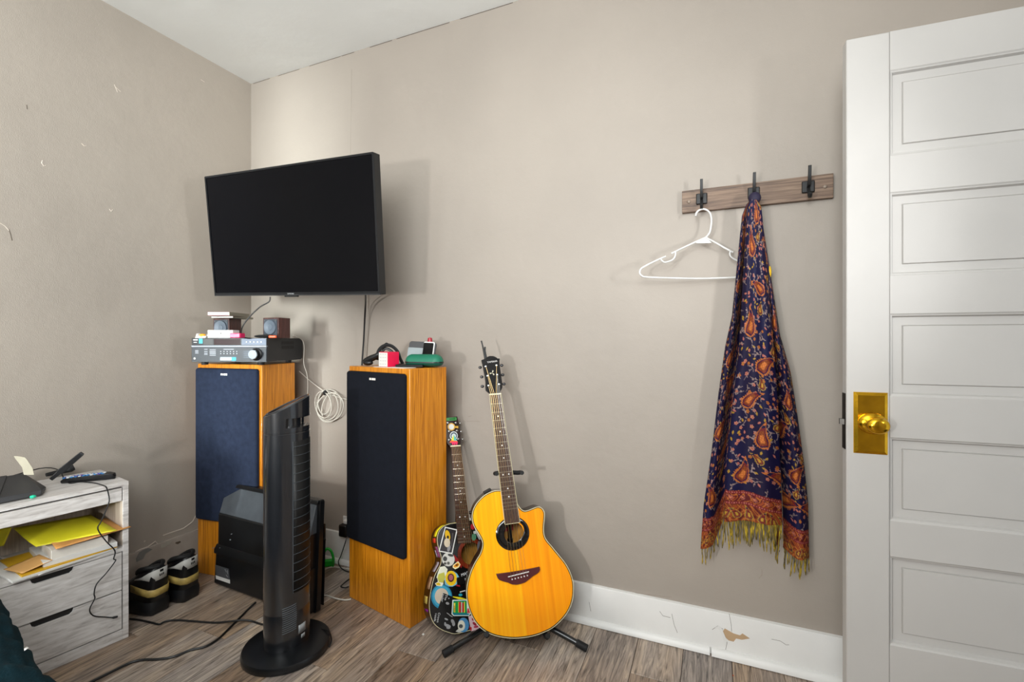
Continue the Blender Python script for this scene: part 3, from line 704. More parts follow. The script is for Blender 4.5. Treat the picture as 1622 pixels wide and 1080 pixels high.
# rosette (raised black oval ring), inside of the body
ro = circ(hc[0]-.002, hc[1]+.001, .0655, .061, 40); ri = circ(hc[0]+.004, hc[1]+.004, .041, .035, 40, R(35))
b = MB(); k = 40; rm_ = [((a[0]+c[0])/2, (a[1]+c[1])/2) for a, c in zip(ro, ri)]
mid1 = [(a[0]*.85+c[0]*.15, a[1]*.85+c[1]*.15) for a, c in zip(ro, ri)]
lv = [(ro, 0), (ro, .0015), (mid1, .0045), (rm_, .005), (ri, .0015), (ri, -.004)]
vs = [G1.W(p[0], p[1], c) for q, c in lv for p in q]
b.add(vs, [(i*k+j, i*k+(j+1) % k, (i+1)*k+(j+1) % k, (i+1)*k+j) for i in range(5) for j in range(k)])
b.build('rosette', mat('gloss_black', '#070607', .1, coat=.6), g1, smooth=60)['label'] = 'glossy black oval soundhole ring'
MB().prism(circ(hc[0], hc[1]-.01, .075, n=24), G1.W, -.08, -.075).build('inner_back', wood('inner_wood', [(.3, hexc('#a06a20')), (.7, hexc('#d79a40'))], 'Z', 80, .05), g1)
MB().prism([(hc[0]-.025, hc[1]-.0), (hc[0]+.012, hc[1]-.0), (hc[0]+.012, hc[1]+.03), (hc[0]-.025, hc[1]+.03)], G1.W, -.074, -.072).build('inner_label', mat('red_label', '#b03038', .6), g1, smooth=0)
# neck and fretboard
def neckpoly(F, nl, nr, br1, bl1): return [F.loc(*p) for p in (nl, nr, br1, bl1)]
nk = neckpoly(G1, (775.4, 626), (793, 624.8), (822.8, 826.5), (799.6, 829.8))
b = MB(); b.prism(nk, G1.W, .0005, .007); fbo = b.build('fretboard', M_fb, g1, bevel=.0006, smooth=0)
e = MB()
for s_ in (0, 1):
    p, q = (nk[0], nk[3]) if s_ == 0 else (nk[1], nk[2]); sg = -1 if s_ == 0 else 1
    e.prism([(p[0], p[1]), (p[0]+sg*.0015, p[1]), (q[0]+sg*.0015, q[1]), (q[0], q[1])], G1.W, 0, .0068)
e.prism([(nk[3][0], nk[3][1]-.002), (nk[2][0], nk[2][1]-.002), (nk[2][0], nk[2][1]), (nk[3][0], nk[3][1])], G1.W, .0005, .0068)
e.build('neck_binding', M_cream, g1, smooth=0)
byl = G1.loc(780, 778)[1]
nb = MB(); lerp = lambda p, q, t: (p[0]+(q[0]-p[0])*t, p[1]+(q[1]-p[1])*t)
tB = (nk[0][1]-byl)/(nk[0][1]-nk[3][1]); bl_ = lerp(nk[0], nk[3], tB); br2 = lerp(nk[1], nk[2], tB)
rings = []
for i in range(9):
    t = i/8*(1.06); l_ = lerp(nk[0], bl_, t); r_ = lerp(nk[1], br2, t); dd = -.014 - .004*t
    if i == 8: dd = -.05
    ring = []
    for j in range(9):
        u_ = j/8; an = math.pi*u_; ring.append(G1.W(l_[0]*(.5+.5*math.cos(an)) + r_[0]*(.5-.5*math.cos(an)), l_[1]*(.5+.5*math.cos(an)) + r_[1]*(.5-.5*math.cos(an)), .0005 + math.sin(an)*dd))
    rings.append(ring)
nb.add([p for r_ in rings for p in r_], [(i*9+j, i*9+j+1, (i+1)*9+j+1, (i+1)*9+j) for i in range(8) for j in range(8)])
nb.build('neck', mat('dark_brown_lacquer', '#2a1408', .3, coat=.4), g1, smooth=60)
def frets(F, nk, root, scale, n, h, skip=0):
    nutm = lerp(nk[0], nk[1], .5); ax = (lerp(nk[3], nk[2], .5)[0]-nutm[0], lerp(nk[3], nk[2], .5)[1]-nutm[1]); ln = math.hypot(*ax)
    pos = [0]
    for i in range(1, n+1):
        d_ = scale*(1 - 2**(-i/12)); pos.append(d_)
        if d_ > ln - .004: break
        t = d_/ln; a = lerp(nk[0], nk[3], t); c = lerp(nk[1], nk[2], t)
        b = MB().prism([(a[0], a[1]-.0011), (c[0], c[1]-.0011), (c[0], c[1]+.0011), (a[0], a[1]+.0011)], F.W, h-.001, h+.001)
        b.build('fret', M_fret, root, smooth=0)
    for i in (3, 5, 7, 9, 12, 15, 17):
        if i < len(pos):
            d_ = (pos[i]+pos[i-1])/2; t = d_/ln
            if t > .97: continue
            for u_ in ((.5,) if i != 12 else (.28, .72)):
                a = lerp(lerp(nk[0], nk[3], t), lerp(nk[1], nk[2], t), u_)
                MB().prism(circ(a[0], a[1], .003, n=10), F.W, h-.0005, h+.0004).build('fret_marker', M_paper, root, smooth=0)
frets(G1, nk, g1, .65, 20, .0072)
MB().prism([(nk[0][0]-.0015, nk[0][1]), (nk[1][0]+.0015, nk[1][1]), (nk[1][0]+.0015, nk[1][1]+.005), (nk[0][0]-.0015, nk[0][1]+.005)], G1.W, -.002, .0095).build('nut', mat('bone', '#e2d9b8', .4), g1, bevel=.0006)
# headstock
hp = [(80,378),(112,368),(150,350),(185,322),(225,308),(290,310),(335,330),(360,350),(398,350),(392,400),(398,480),(412,580),(430,700),(442,800),(440,850),(425,885),(408,912),(405,968),(230,985),(215,945),(180,920),(155,895),(150,850),(152,760),(135,640),(115,540),(98,450)]
hp = [G1.loc(755 + x_/10.8, 535 + y_/10.8) for x_, y_ in hp]
MB().prism(hp, G1.W, -.016, -.001).build('headstock', mat('gloss_headstock', '#08080a', .22, coat=.4), g1, bevel=.0015, smooth=30)
def dcw(x_, y_): return G1.loc(755 + x_/10.8, 535 + y_/10.8)
a = dcw(268, 408); text('YAMAHA', .0105, fm(G1, a[0], a[1], -.0005, R(3)), M_paper, g1, 'headstock_lettering')
lg = MB()
for ang in (60, 180, 300):
    c_ = dcw(268, 600)
    dx, dy = math.cos(R(ang+8)), math.sin(R(ang+8))
    lg.prism([(c_[0]+dx*.002-dy*.0012, c_[1]+dy*.002+dx*.0012), (c_[0]+dx*.002+dy*.0012, c_[1]+dy*.002-dx*.0012), (c_[0]+dx*.0125+dy*.0028, c_[1]+dy*.0125-dx*.0028), (c_[0]+dx*.009, c_[1]+dy*.009), (c_[0]+dx*.0125-dy*.0028, c_[1]+dy*.0125+dx*.0028)], G1.W, -.0008, .0)
lg.build('headstock_emblem', mat('emblem_cream', '#cfc9ae', .4), g1, smooth=0)
posts = [(155, 490), (187, 650), (203, 818), (340, 470), (352, 632), (384, 795)]
keys = [(65, 498), (92, 660), (103, 823), (435, 462), (452, 625), (475, 783)]
pw = []
for (p, q) in zip(posts, keys):
    a = dcw(*p); c_ = dcw(*q)
    MB().lathe([(.001, -.001), (.0042, -.001), (.0042, .0015), (.0028, .002), (.0028, .006), (.001, .0065)], fm(G1, *a), 14).build('tuning_post', M_chrome, g1)
    tk = MB(); tk.tube([G1.W(a[0]*.3+c_[0]*.7, a[1]*.3+c_[1]*.7, -.012), G1.W(c_[0], c_[1], -.012)], .0022, 8)
    Mk = Matrix((G1.s, G1.u, G1.n)).transposed().to_4x4(); tk.ell(G1.W(c_[0], c_[1], -.012), (.0075, .0062, .004), Mk)
    tk.build('tuning_key', mat('smoked_chrome', '#4c4c4e', .22, .9), g1)
    pw.append(a)
# bridge
bp2 = [(75,655),(240,632),(400,612),(560,585),(700,560),(830,535),(1000,500),(1008,560),(985,610),(940,645),(850,700),(800,745),(740,790),(690,830),(600,862),(520,880),(420,875),(370,855),(330,835),(230,810),(150,782),(110,745)]
bp2 = [G1.loc(780 + x_/13.5, 860 + y_/13.5) for x_, y_ in bp2]
MB().prism(bp2, G1.W, .0, .008).build('bridge', mat('red_brown_bridge', '#4b1a1c', .4, var=.15), g1, bevel=.002, smooth=30)
s0 = G1.loc(780+325/13.5, 860+708/13.5); s1 = G1.loc(780+770/13.5, 860+597/13.5)
sa = (s1[0]-s0[0], s1[1]-s0[1]); sl = math.hypot(*sa); sn = (-sa[1]/sl*.0013, sa[0]/sl*.0013)
MB().prism([(s0[0]-sn[0], s0[1]-sn[1]), (s1[0]-sn[0], s1[1]-sn[1]), (s1[0]+sn[0], s1[1]+sn[1]), (s0[0]+sn[0], s0[1]+sn[1])], G1.W, .008, .012).build('saddle', M_paper, g1, smooth=0)
stz = []
for i in range(6):
    t = .14 + i*.145; sp = (s0[0]+sa[0]*t, s0[1]+sa[1]*t); pn_ = (sp[0]+.0035, sp[1]-.012)
    MB().lathe([(.001, .0), (.0024, .0), (.0026, .002), (.001, .0036)], fm(G1, pn_[0], pn_[1], .008), 10).build('bridge_pin', M_paper, g1)
    nt_ = lerp(nk[0], nk[1], .1 + i*.16)
    order = [2, 1, 0, 3, 4, 5]
    # bass strings go to the left posts, nearest first
    pp_ = pw[[2, 1, 0, 3, 4, 5][i]] if i < 3 else pw[[0, 0, 0, 3, 4, 5][i]]
    r_ = .00075 - i*.00007
    MB().tube([G1.W(*pn_, .0085), G1.W(*sp, .0125), G1.W(nt_[0], nt_[1]+.0025, .0105), G1.W(pp_[0], pp_[1], .0035)], r_, 5).build('string', M_str if i < 4 else M_strs, g1)
# jack / preamp bits on the rim
MB().box((-.016, -.004, -.02), (.016, .004, .02), fm(G1, *G1.loc(773, 778.5), -.035) @ Matrix.Rotation(R(22), 4, 'Z')).build('control_panel', M_black, g1, bevel=.002)
MB().lathe([(.001, 0), (.007, 0), (.006, .006), (.001, .007)], fm(G1, *G1.loc(746.5, 813), -.03) @ Matrix.Rotation(R(-80), 4, 'Y'), 12).build('strap_button', M_black, g1)
# capo clipped behind the headstock tip
a0 = dcw(165, 400); a1 = dcw(150, 300); a2 = dcw(88, 30)
cp = thing('capo', G1.W(*a0, -.01), 'black capo clipped behind the tip of the headstock', 'capo')
MB().tube([G1.W(*a0, -.022), G1.W(*a1, -.022), G1.W(*dcw(105, 90), -.022), G1.W(*a2, -.022)], [.005, .0045, .003, .0035], 8).build('lever', M_blackm, cp)
MB().tube([G1.W(*dcw(175, 330), -.024), G1.W(*dcw(152, 200), -.024), G1.W(*dcw(152, 135), -.024)], [.004, .0035, .004], 8).build('spring_arm', M_blackm, cp)

# ---- stand
st_o = AT(822, 990, z=0); st_o = V((1.80, -.23, 0))
sd_ = thing('guitar_stand', st_o, 'black tubular guitar stand with padded yoke under the amber guitar', 'stand')
hub = G1.W(-.002, .075, -.125); yk = G1.W(*G1.loc(806, 748, -.02), -.028)
MB().tube([hub - (yk-hub)*.02, hub + (yk - hub)*.5], .0125, 12).build('mast', M_blackm, sd_)
MB().tube([hub + (yk - hub)*.5, yk], .0085, 12).build('mast_upper', M_blackm, sd_)
ya, yb = G1.loc(786, 750, 0), G1.loc(826, 748.5, 0)
MB().tube([G1.W(ya[0], ya[1], .012), G1.W(ya[0]-.002, ya[1], -.02), G1.W(ya[0]+.012, ya[1], -.03), yk, G1.W(yb[0]-.012, yb[1], -.03), G1.W(yb[0]+.002, yb[1], -.02), G1.W(yb[0], yb[1], .012)], .0085, 10).build('yoke', M_rubber, sd_)
fA = AT(702, 1036, z=.012); fB = AT(930, 1027, z=.012); hA = AT(772, 996, w=1.70); hA = G1.W(-.07, .03, -.11); hB = G1.W(.055, .03, -.11)
for a, f_ in ((hA, fA), (hB, fB)):
    d_ = (a - f_)
    MB().tube([f_ + d_*.02, a], .0108, 12).build('leg', mat('glossy_black_tube', '#0d0e10', .25, coat=.3), sd_)
    MB().tube([f_, f_ + d_*.17], .0135, 12).build('rubber_foot', M_rubber, sd_)
rear = V((hub.x-.03, -.035, .012)); MB().tube([hub, rear], .0108, 10).build('leg', M_blackm, sd_)
MB().tube([hA, hub, hB], .012, 10).build('hub', M_blackm, sd_)
for px_, py_ in ((771, 1004), (866, 1007)):
    sx_, sb_ = G1.loc(px_, py_)
    q = [G1.W(sx_, sb_ + .022, -.10), G1.W(sx_, sb_, -.092), G1.W(sx_, sb_ - .004, -.02), G1.W(sx_, sb_ - .003, .003), G1.W(sx_*1.02, sb_ + .004, .012)]
    MB().tube([G1.W(sx_*.6, .035, -.11)] + q, .0095, 10).build('cradle_arm', M_rubber, sd_)

# ---- sticker-covered guitar
P0 = cam_pt(-.1218, 1.826, .008); P1 = cam_pt(-.265, 2.085, .812)
t_ = R(27)
G2 = Frame(P0, CR * math.cos(t_) + CF * math.sin(t_), P1 - P0)
g2 = thing('acoustic_guitar', P0, 'small black acoustic guitar covered in stickers leaning behind the amber guitar', 'guitar')
lh = [(724,827.5),(713,829),(703,833),(696,840),(692.5,850),(692.5,860),(695.5,872),(698.5,883),(697.5,893),(693,902),(688.5,911),(684,926),(681,942),(679.5,958),(681.5,975),(688,988.5),(698,996.5),(710,1001.5),(725,1003.5)]
lh = [G2.loc(*p) for p in lh]
full = [(min(a, -.004), b_) for a, b_ in lh] + [(0, lh[-1][1]-.002)] + [(-min(a, -.004), b_) for a, b_ in reversed(lh)]
hc2 = (0, G2.loc(742, 877)[1])
out2, hole2, s2 = guitar(G2, g2, None, full, None, None, .085, (mat('black_lacquer_top', '#0c0a0a', .28, coat=.4), mat('black_lacquer', '#0e0b0b', .3, coat=.3)), (hc2[0], hc2[1], .042), None, None, 0, None, .004)
MB().prism(circ(hc2[0], hc2[1], .07, n=24), G2.W, -.08, -.072).build('inner_back', MC['inner_wood'], g2)
# wood showing round the soundhole
rb_ = circ(hc2[0]+.018, hc2[1]-.012, .055, n=32)
MB().ring(circ(hc2[0], hc2[1], .058, n=32), circ(hc2[0], hc2[1], .0425, n=32), G2.W, .0012).build('rosette', wood('sunburst_red', [(.3, hexc('#3a0e06')), (.6, hexc('#7a2a10')), (.75, hexc('#a1511a'))], 'Z', 60, .1, .3, .3), g2, smooth=0)
nk2 = neckpoly(G2, (713.8, 708), (728.6, 707), (746, 859.5), (725, 861))
MB().prism(nk2, G2.W, .0005, .0065).build('fretboard', M_fb, g2, smooth=0)
frets(G2, nk2, g2, .60, 18, .0066)
MB().prism([(nk2[0][0]-.001, nk2[0][1]), (nk2[1][0]+.001, nk2[1][1]), (nk2[1][0]+.001, nk2[1][1]+.005), (nk2[0][0]-.001, nk2[0][1]+.005)], G2.W, -.002, .009).build('nut', mat('bone', '#e2d9b8', .4), g2)
byl = lh[0][1]; tB = (nk2[0][1]-byl)/(nk2[0][1]-nk2[3][1])
nb = MB(); rings = []; bl_ = lerp(nk2[0], nk2[3], tB); br2 = lerp(nk2[1], nk2[2], tB)
for i in range(7):
    t = i/6; l_ = lerp(nk2[0], bl_, t); r_ = lerp(nk2[1], br2, t); dd = -.016 if i < 6 else -.05
    rings.append([G2.W(l_[0]*(.5+.5*math.cos(math.pi*j/8)) + r_[0]*(.5-.5*math.cos(math.pi*j/8)), l_[1]*.5+r_[1]*.5, .0005 + math.sin(math.pi*j/8)*dd) for j in range(9)])
nb.add([p for r_ in rings for p in r_], [(i*9+j, i*9+j+1, (i+1)*9+j+1, (i+1)*9+j) for i in range(6) for j in range(8)])
nb.build('neck', mat('black_lacquer', '#0e0b0b', .3), g2, smooth=60)
h2 = [G2.loc(*p) for p in ((704.5, 661.5), (724.6, 659.3), (726.5, 670), (729.5, 690), (730, 699), (728.8, 707), (713.7, 708.2), (708.5, 702), (706.5, 690), (705, 675))]
MB().prism(h2, G2.W, -.014, -.001).build('headstock', mat('dark_mahogany', '#26100c', .3, coat=.3), g2, bevel=.001, smooth=30)
for i, (p, q) in enumerate((((709, 669.5), None), ((711.5, 683), None), ((711.5, 696.5), None), ((722, 669.5), (729.5, 669.5)), ((724, 682), (731.2, 682.5)), ((726, 695), (734, 694.7)))):
    a = G2.loc(*p); MB().lathe([(.001, -.001), (.0045, -.001), (.0045, .001), (.003, .0015), (.003, .005), (.001, .0055)], fm(G2, *a), 12).build('tuning_post', M_chrome, g2)
    if q:
        c_ = G2.loc(*q); tk = MB(); tk.tube([G2.W(a[0]*.4+c_[0]*.6, a[1]*.4+c_[1]*.6, -.010), G2.W(*c_, -.010)], .002, 8); tk.ell(G2.W(*c_, -.010), (.0068, .0068, .005)); tk.build('tuning_key', M_chrome, g2)
for i in range(6):
    a = lerp(nk2[0], nk2[1], .1 + i*.16); bz = G2.loc(742, 915)[1]
    MB().tube([G2.W((i-2.5)*.0095+.0, bz, .008), G2.W(a[0], a[1]+.002, .0095)], .0006, 4).build('string', M_str, g2)
bz = G2.loc(742, 915)[1]
MB().prism(rrect(-.075, bz-.016, .075, bz+.012, .006), G2.W, 0, .007).build('bridge', mat('black_bridge', '#0c0a0a', .35), g2, bevel=.002)

def st(F, root, pts, color, c, label=None, mtl=None, name='sticker', px=True):
    P = [F.loc(*p) for p in pts] if px else pts
    o = MB().prism(P, F.W, c-.0003, c+.0002).build(name, mtl or mat('vinyl_' + (color.lstrip('#')), color, .42), root, smooth=0)
    if label: o['label'] = label
    return o
def pc5(x_, y_): return (670 + x_/10.8, 820 + y_/10.8)
def pc6(x_, y_): return (670 + x_/10.8, 910 + y_/10.8)
def pellip(cx, cy, rx, ry, f=pc5, rot=0, n=22): return [f(*p) for p in circ(cx, cy, rx, ry, n, rot)]
S = lambda pts, color, c, label=None: st(G2, g2, pts, color, c, label)
# planet photo card
S([pc5(375,150),pc5(590,200),pc5(500,620),pc5(265,575)], '#e3e1dc', .0010, 'white-framed dark picture sticker with yellow disc')
S([pc5(385,172),pc5(567,214),pc5(488,598),pc5(285,562)], '#2a2528', .0014)
S(pellip(420, 300, 42, 92, rot=R(-12)), '#e2b318', .0018); S(pellip(410, 425, 52, 78), '#c9b9a0', .0021); S(pellip(440, 520, 26, 60, rot=R(12)), '#8d8a8c', .0019); S(pellip(422, 330, 20, 28), '#17120f', .0021); S([pc5(500,260),pc5(515,260),pc5(495,480),pc5(485,480)], '#5c5658', .0019)
# skull-like grey round sticker
S(pellip(432, 712, 108, 118), '#c9c7c0', .0012, 'round grey and white ink-drawing sticker'); S(pellip(375, 700, 36, 42), '#3a3a38', .0016); S(pellip(470, 640, 50, 22, rot=R(15)), '#33332f', .0016); S(pellip(375, 780, 26, 22), '#4c4c46', .0016); S(pellip(432, 775, 24, 26), '#57564d', .0016)
# red triangle
S([pc5(525,625),pc5(670,770),pc5(655,860),pc5(520,700)], '#8c1410', .0009)
# small orange shield
S([pc5(600,740),pc5(640,800),pc5(610,850),pc5(550,880),pc5(505,850),pc5(510,810)], '#efe3b0', .0013, 'small cream and orange badge sticker'); S([pc5(597,762),pc5(620,802),pc5(592,836),pc5(545,852),pc5(522,838),pc5(525,815)], '#e69b12', .0016); S(pellip(575, 808, 26, 16, rot=R(-20)), '#6d3a08', .0019)
# sunflower
S([pc6(x_, y_) for x_, y_ in ((440,-55),(520,-60),(580,-20),(615,40),(612,110),(570,170),(500,205),(430,200),(370,165),(370,60),(395,-10))], '#79b7cf', .0013, 'light blue sticker with a sunflower')
S(pellip(478, 62, 98, 128, pc6), '#f0c416', .0016)
for i in range(16):
    a = 2*math.pi*i/16; S([pc6(478+52*math.cos(a-.06), 55+68*math.sin(a-.06)), pc6(478+52*math.cos(a+.06), 55+68*math.sin(a+.06)), pc6(478+90*math.cos(a), 60+118*math.sin(a))], '#8a5a08', .0018)
S(pellip(475, 52, 55, 72, pc6), '#3e1a1c', .0020); S(pellip(475, 50, 38, 52, pc6), '#a65c62', .0022)
# yellow-white flower/cup
S([pc5(290,840),pc5(370,825),pc5(420,880),pc5(400,960),pc5(370,1060),pc5(280,1090),pc5(230,1020),pc5(255,930)], '#dcdcc8', .0011, 'white and yellow leafy sticker')
S([pc5(265,960),pc5(360,930),pc5(380,1010),pc5(345,1110),pc5(270,1100),pc5(245,1030)], '#b9b64a', .0015)
S([pc6(245,60),pc6(330,80),pc6(350,150),pc6(320,200),pc6(230,190),pc6(205,150),pc6(255,120)], '#e5e3d0', .0012); S([pc6(215,150),pc6(265,130),pc6(300,160),pc6(290,185),pc6(235,180)], '#d8b21a', .0016)
# big blue round
S(pellip(318, 375, 180, 212, pc6), '#1d7fa3', .0008, 'large round blue sticker with beige middle'); S(pellip(320, 370, 155, 185, pc6), '#3fa0bf', .0009); S(pellip(318, 370, 118, 140, pc6), '#cdbda8', .0011)
# dark rectangular sticker with lettering
S([pc6(345,312),pc6(560,400),pc6(500,700),pc6(620,750),pc6(560,960),pc6(330,890),pc6(185,780)], '#0a0a0b', .0024, 'black rectangular sticker with white lettering and faint figures')
M_let = mat('white_print', '#cfcfcf', .6)
def gl(px, py, body, size, rot, c=.0029):
    a = G2.loc(px, py); text(body, size, fm(G2, a[0], a[1], c, R(rot)), M_let, g2, 'sticker_lettering')
gl(*pc6(360, 385), 'The\nUnder', .013, -108); gl(*pc6(235, 730), 'Crows\nroads', .012, -108)
for cx, cy, rx, ry, rot in ((415,490,32,22,20),(440,405,12,10,0),(505,800,45,28,60),(520,840,26,40,0),(395,760,34,16,25),(415,870,60,26,20),(430,905,36,22,0),(375,835,16,26,0),(430,670,38,7,35),(475,705,36,8,30)):
    S(pellip(cx, cy, rx, ry, pc6, R(rot), 9), '#9c9c9e', .0028)
# striped green sticker
S([pc6(500,430),pc6(745,425),pc6(815,660),pc6(780,705),pc6(520,705),pc6(485,670)], '#e6efe8', .0030, 'green sticker with white edge and red and yellow stripes')
S([pc6(515,445),pc6(735,440),pc6(750,660),pc6(795,665),pc6(770,690),pc6(525,692),pc6(500,665)], '#1d7d8c', .0034); S([pc6(525,455),pc6(740,450),pc6(745,655),pc6(540,655),pc6(510,640)], '#0f9a44', .0036)
for x0, x1, cl, y0, y1 in ((520,548,'#f2e04a',480,640),(524,545,'#c8252a',530,635),(598,606,'#f2d83a',465,645),(606,642,'#d42027',465,645),(650,664,'#f0d8d8',465,645),(664,694,'#b81d24',480,640),(696,712,'#f3e24c',460,645)):
    S([pc6(x0, y0), pc6(x1, y0), pc6(x1, y1), pc6(x0, y1)], cl, .0039)
S([pc6(755,575),pc6(790,570),pc6(805,650),pc6(750,655)], '#d8434a', .0038)
# yellow stroke, teal blob
S([pc6(505,370),pc6(640,385),pc6(740,415),pc6(740,428),pc6(600,415),pc6(510,385)], '#e8d81c', .0027); S(pellip(640, 345, 32, 24, pc6), '#2a9fb4', .0012); S([pc6(625,290),pc6(740,258),pc6(740,275),pc6(635,305)], '#d9d9d4', .0012)
# blue swirl sticker
S(pellip(690, 860, 95, 125, pc6), '#4d8dbd', .0012, 'round blue swirl sticker with pale middle'); S(pellip(655, 870, 62, 92, pc6), '#e0dccb', .0016); S(pellip(645, 880, 34, 34, pc6), '#4a4f52', .0019); S([pc6(555,970),pc6(610,920),pc6(660,985),pc6(600,985)], '#c9c8c0', .0015)
# pink sticker
S([pc6(775,715),pc6(850,690),pc6(1010,905),pc6(820,970)], '#ecc9d0', .0012, 'pink sticker with red scribbles'); S(pellip(880, 840, 40, 22, pc6, R(40)), '#b03048', .0016); S(pellip(905, 890, 42, 20, pc6, R(-10)), '#c04058', .0016); S([pc6(785,880),pc6(830,900),pc6(830,965),pc6(800,940)], '#b8181e', .0016); S(pellip(850, 760, 16, 26, pc6), '#c04058', .0016)
# upper right bits
S(pellip(848, 150, 34, 52), '#c01030', .0012, 'small pink-red round sticker'); S(pellip(868, 330, 40, 60), '#4b8a6a', .0012, 'pale green leafy sticker'); S(pellip(885, 250, 30, 26), '#c9cfc8', .0013); S([pc5(885,180),pc5(930,230),pc5(990,370),pc5(960,380),pc5(900,260)], '#a8a8a4', .0010); S([pc5(940,400),pc5(1000,400),pc5(985,520),pc5(930,600),pc5(925,480)], '#5b5a60', .0012); S([pc5(785,0),pc5(815,0),pc5(820,35),pc5(795,45)], '#dcdcd8', .0012)
gl(*pc5(700, 960), 'MAS', .016, 6, .0082); gl(*pc5(722, 1045), 'M', .012, 6, .0082)
S([pc6(560,190),pc6(620,135),pc6(630,205)], '#b5181a', .0012)
# headstock stickers
def ph(x_, y_): return (700 + x_/13.5, 650 + y_/13.5)
S([ph(80,160),ph(310,148),ph(312,210),ph(85,222)], '#4da557', .0006, 'green and white strip sticker on the headstock'); S([ph(150,170),ph(290,163),ph(290,198),ph(155,205)], '#1e6d2c', .0009)
S([ph(*p) for p in circ(200, 350, 82, 82, 20)] , '#d9a842', .0006, 'round pale clock-like sticker'); S([ph(*p) for p in circ(200, 350, 58, 60, 20)], '#dad9d4', .0009); S([ph(270,335),ph(350,330),ph(350,385),ph(280,370)], '#d9a842', .0006)
S([ph(*p) for p in circ(252, 540, 86, 92, 20)], '#cfd3d6', .0006); S([ph(*p) for p in circ(252, 540, 68, 72, 20)], '#27414e', .0008); S([ph(*p) for p in circ(252, 545, 48, 52, 20)], '#c3cbd0', .0010)
S([ph(248,515),ph(330,660),ph(250,690)], '#53b7a8', .0013, 'rainbow triangle sticker on the headstock'); S([ph(248,515),ph(255,690),ph(185,670)], '#e3d72a', .0013); S([ph(190,640),ph(320,650),ph(340,690),ph(160,690)], '#ef5a22', .0015); S([ph(185,675),ph(335,672),ph(320,755),ph(290,700),ph(275,755),ph(250,700),ph(235,755),ph(210,700)], '#e8195a', .0017)
# stickers on the visible side of the body
def sidest(b0, b1, d0, d1, color, label=None):
    seg = [p for p in out2 if p[0] < -.02 and b0 <= p[1] <= b1]
    seg.sort(key=lambda p: p[1])
    if len(seg) < 2: return
    m = MB(); vs = []
    for p in seg:
        for d_ in (d0, d1): vs.append(G2.W(p[0]-.0008, p[1], -d_))
    m.add(vs, [(2*i, 2*i+1, 2*i+3, 2*i+2) for i in range(len(seg)-1)])
    o = m.build('sticker', mat('vinyl_' + color.lstrip('#'), color, .42), g2, smooth=60, solid=.0006)
    if label: o['label'] = label
zz = lambda py, px=688: G2.loc(px, py)[1]
sidest(zz(852), zz(826, 712), .012, .05, '#d8d01e', 'yellow strip sticker on the side'); sidest(zz(862), zz(851), .02, .06, '#c8321c'); sidest(zz(886, 696), zz(864), .01, .045, '#8e4a78'); sidest(zz(886, 696), zz(872), .045, .06, '#a6a8c8'); sidest(zz(908), zz(889, 696), .02, .055, '#9a929c'); sidest(zz(933), zz(912), .015, .055, '#a98566', 'tan oval sticker on the side'); sidest(zz(942, 680), zz(935, 680), .02, .07, '#b65a9a'); sidest(zz(962, 680), zz(944, 680), .025, .07, '#c9b45a'); sidest(zz(974, 680), zz(963, 680), .02, .07, '#8a1c8e')

# ================================================================== TOWER FAN
fo = V((.988, -.609, 0))
fan = thing('tower_fan', fo, 'black tower fan on an oval base in front of the left speaker', 'fan')
M_fan = mat('fan_black', '#17191d', .3, var=.12, coat=1); M_fan2 = mat('fan_base_black', '#0f1114', .3, var=.3, scale=12)
ang = math.atan2(.394, .919)
bs = MB(); T = Matrix.Translation(fo) @ Matrix.Rotation(ang, 4, 'Z')
bs.lathe([(.001, 0), (.150, 0), (.153, .004), (.153, .018), (.149, .026), (.125, .031), (.090, .034), (.001, .036)], T, 56, 1.0, .98)
bs.build('base', M_fan2, fan, smooth=40)
# column: rounded cross-section, front curves to the left, grille side to the right rear
fd = (CR * -.55 + CF * -.84).normalized()   # facing
fs_ = V((-fd.y, fd.x, 0))
def csec(t, s=1.0, dep=1.0): return fo + (fs_ * math.cos(t) * .0685 + fd * math.sin(t) * .082 * dep) * s
nseg = 48
def topz(p):
    q = (p - fo); a = q.dot(V((CR.x, CR.y, 0))); c = q.dot(V((CF.x, CF.y, 0)))
    return .912 + a * .42 + c * .18
cb_ = MB(); levels = [(.034, .98), (.05, 1.0), (.16, 1.0), (.162, .99), (.166, .99), (.168, 1.0), (.5, 1.0), (.812, 1.0), (.813, .985), (.817, .985), (.818, 1.0)]
vs = []
for zl, sc_ in levels:
    for j in range(nseg):
        p = csec(2*math.pi*j/nseg, sc_); p.z = zl; vs.append(p)
k = len(levels)
fs = [(i*nseg+j, i*nseg+(j+1) % nseg, (i+1)*nseg+(j+1) % nseg, (i+1)*nseg+j) for i in range(k-1) for j in range(nseg)] + [tuple((k-1)*nseg+j for j in range(nseg)), tuple(range(nseg))[::-1]]
cb_.add(vs, fs).build('column', M_fan, fan, smooth=40)
# head with slanted top; a carrying slot on the right rear
hd = MB(); vs = []
def inslot(p):
    q = (p - fo); return q.dot(CR) > .034
for j in range(nseg):
    p = csec(2*math.pi*j/nseg, 1.0); 
    zt_ = topz(p); sl_ = inslot(p)
    row = [(.818, 1), (.834, 1), (.835, .62 if sl_ else 1), (.868, .62 if sl_ else 1), (.869, 1), (zt_-.004, 1), (zt_, .96), (zt_-.004, .9)]
    for zl, sc_ in row:
        q = csec(2*math.pi*j/nseg, sc_); q.z = zl; vs.append(q)
m_ = 8
fs = [(j*m_+i, ((j+1) % nseg)*m_+i, ((j+1) % nseg)*m_+i+1, j*m_+i+1) for j in range(nseg) for i in range(m_-1)]
fs += [tuple(j*m_+m_-1 for j in range(nseg))]
hd.add(vs, fs).build('head', M_fan, fan, smooth=35)
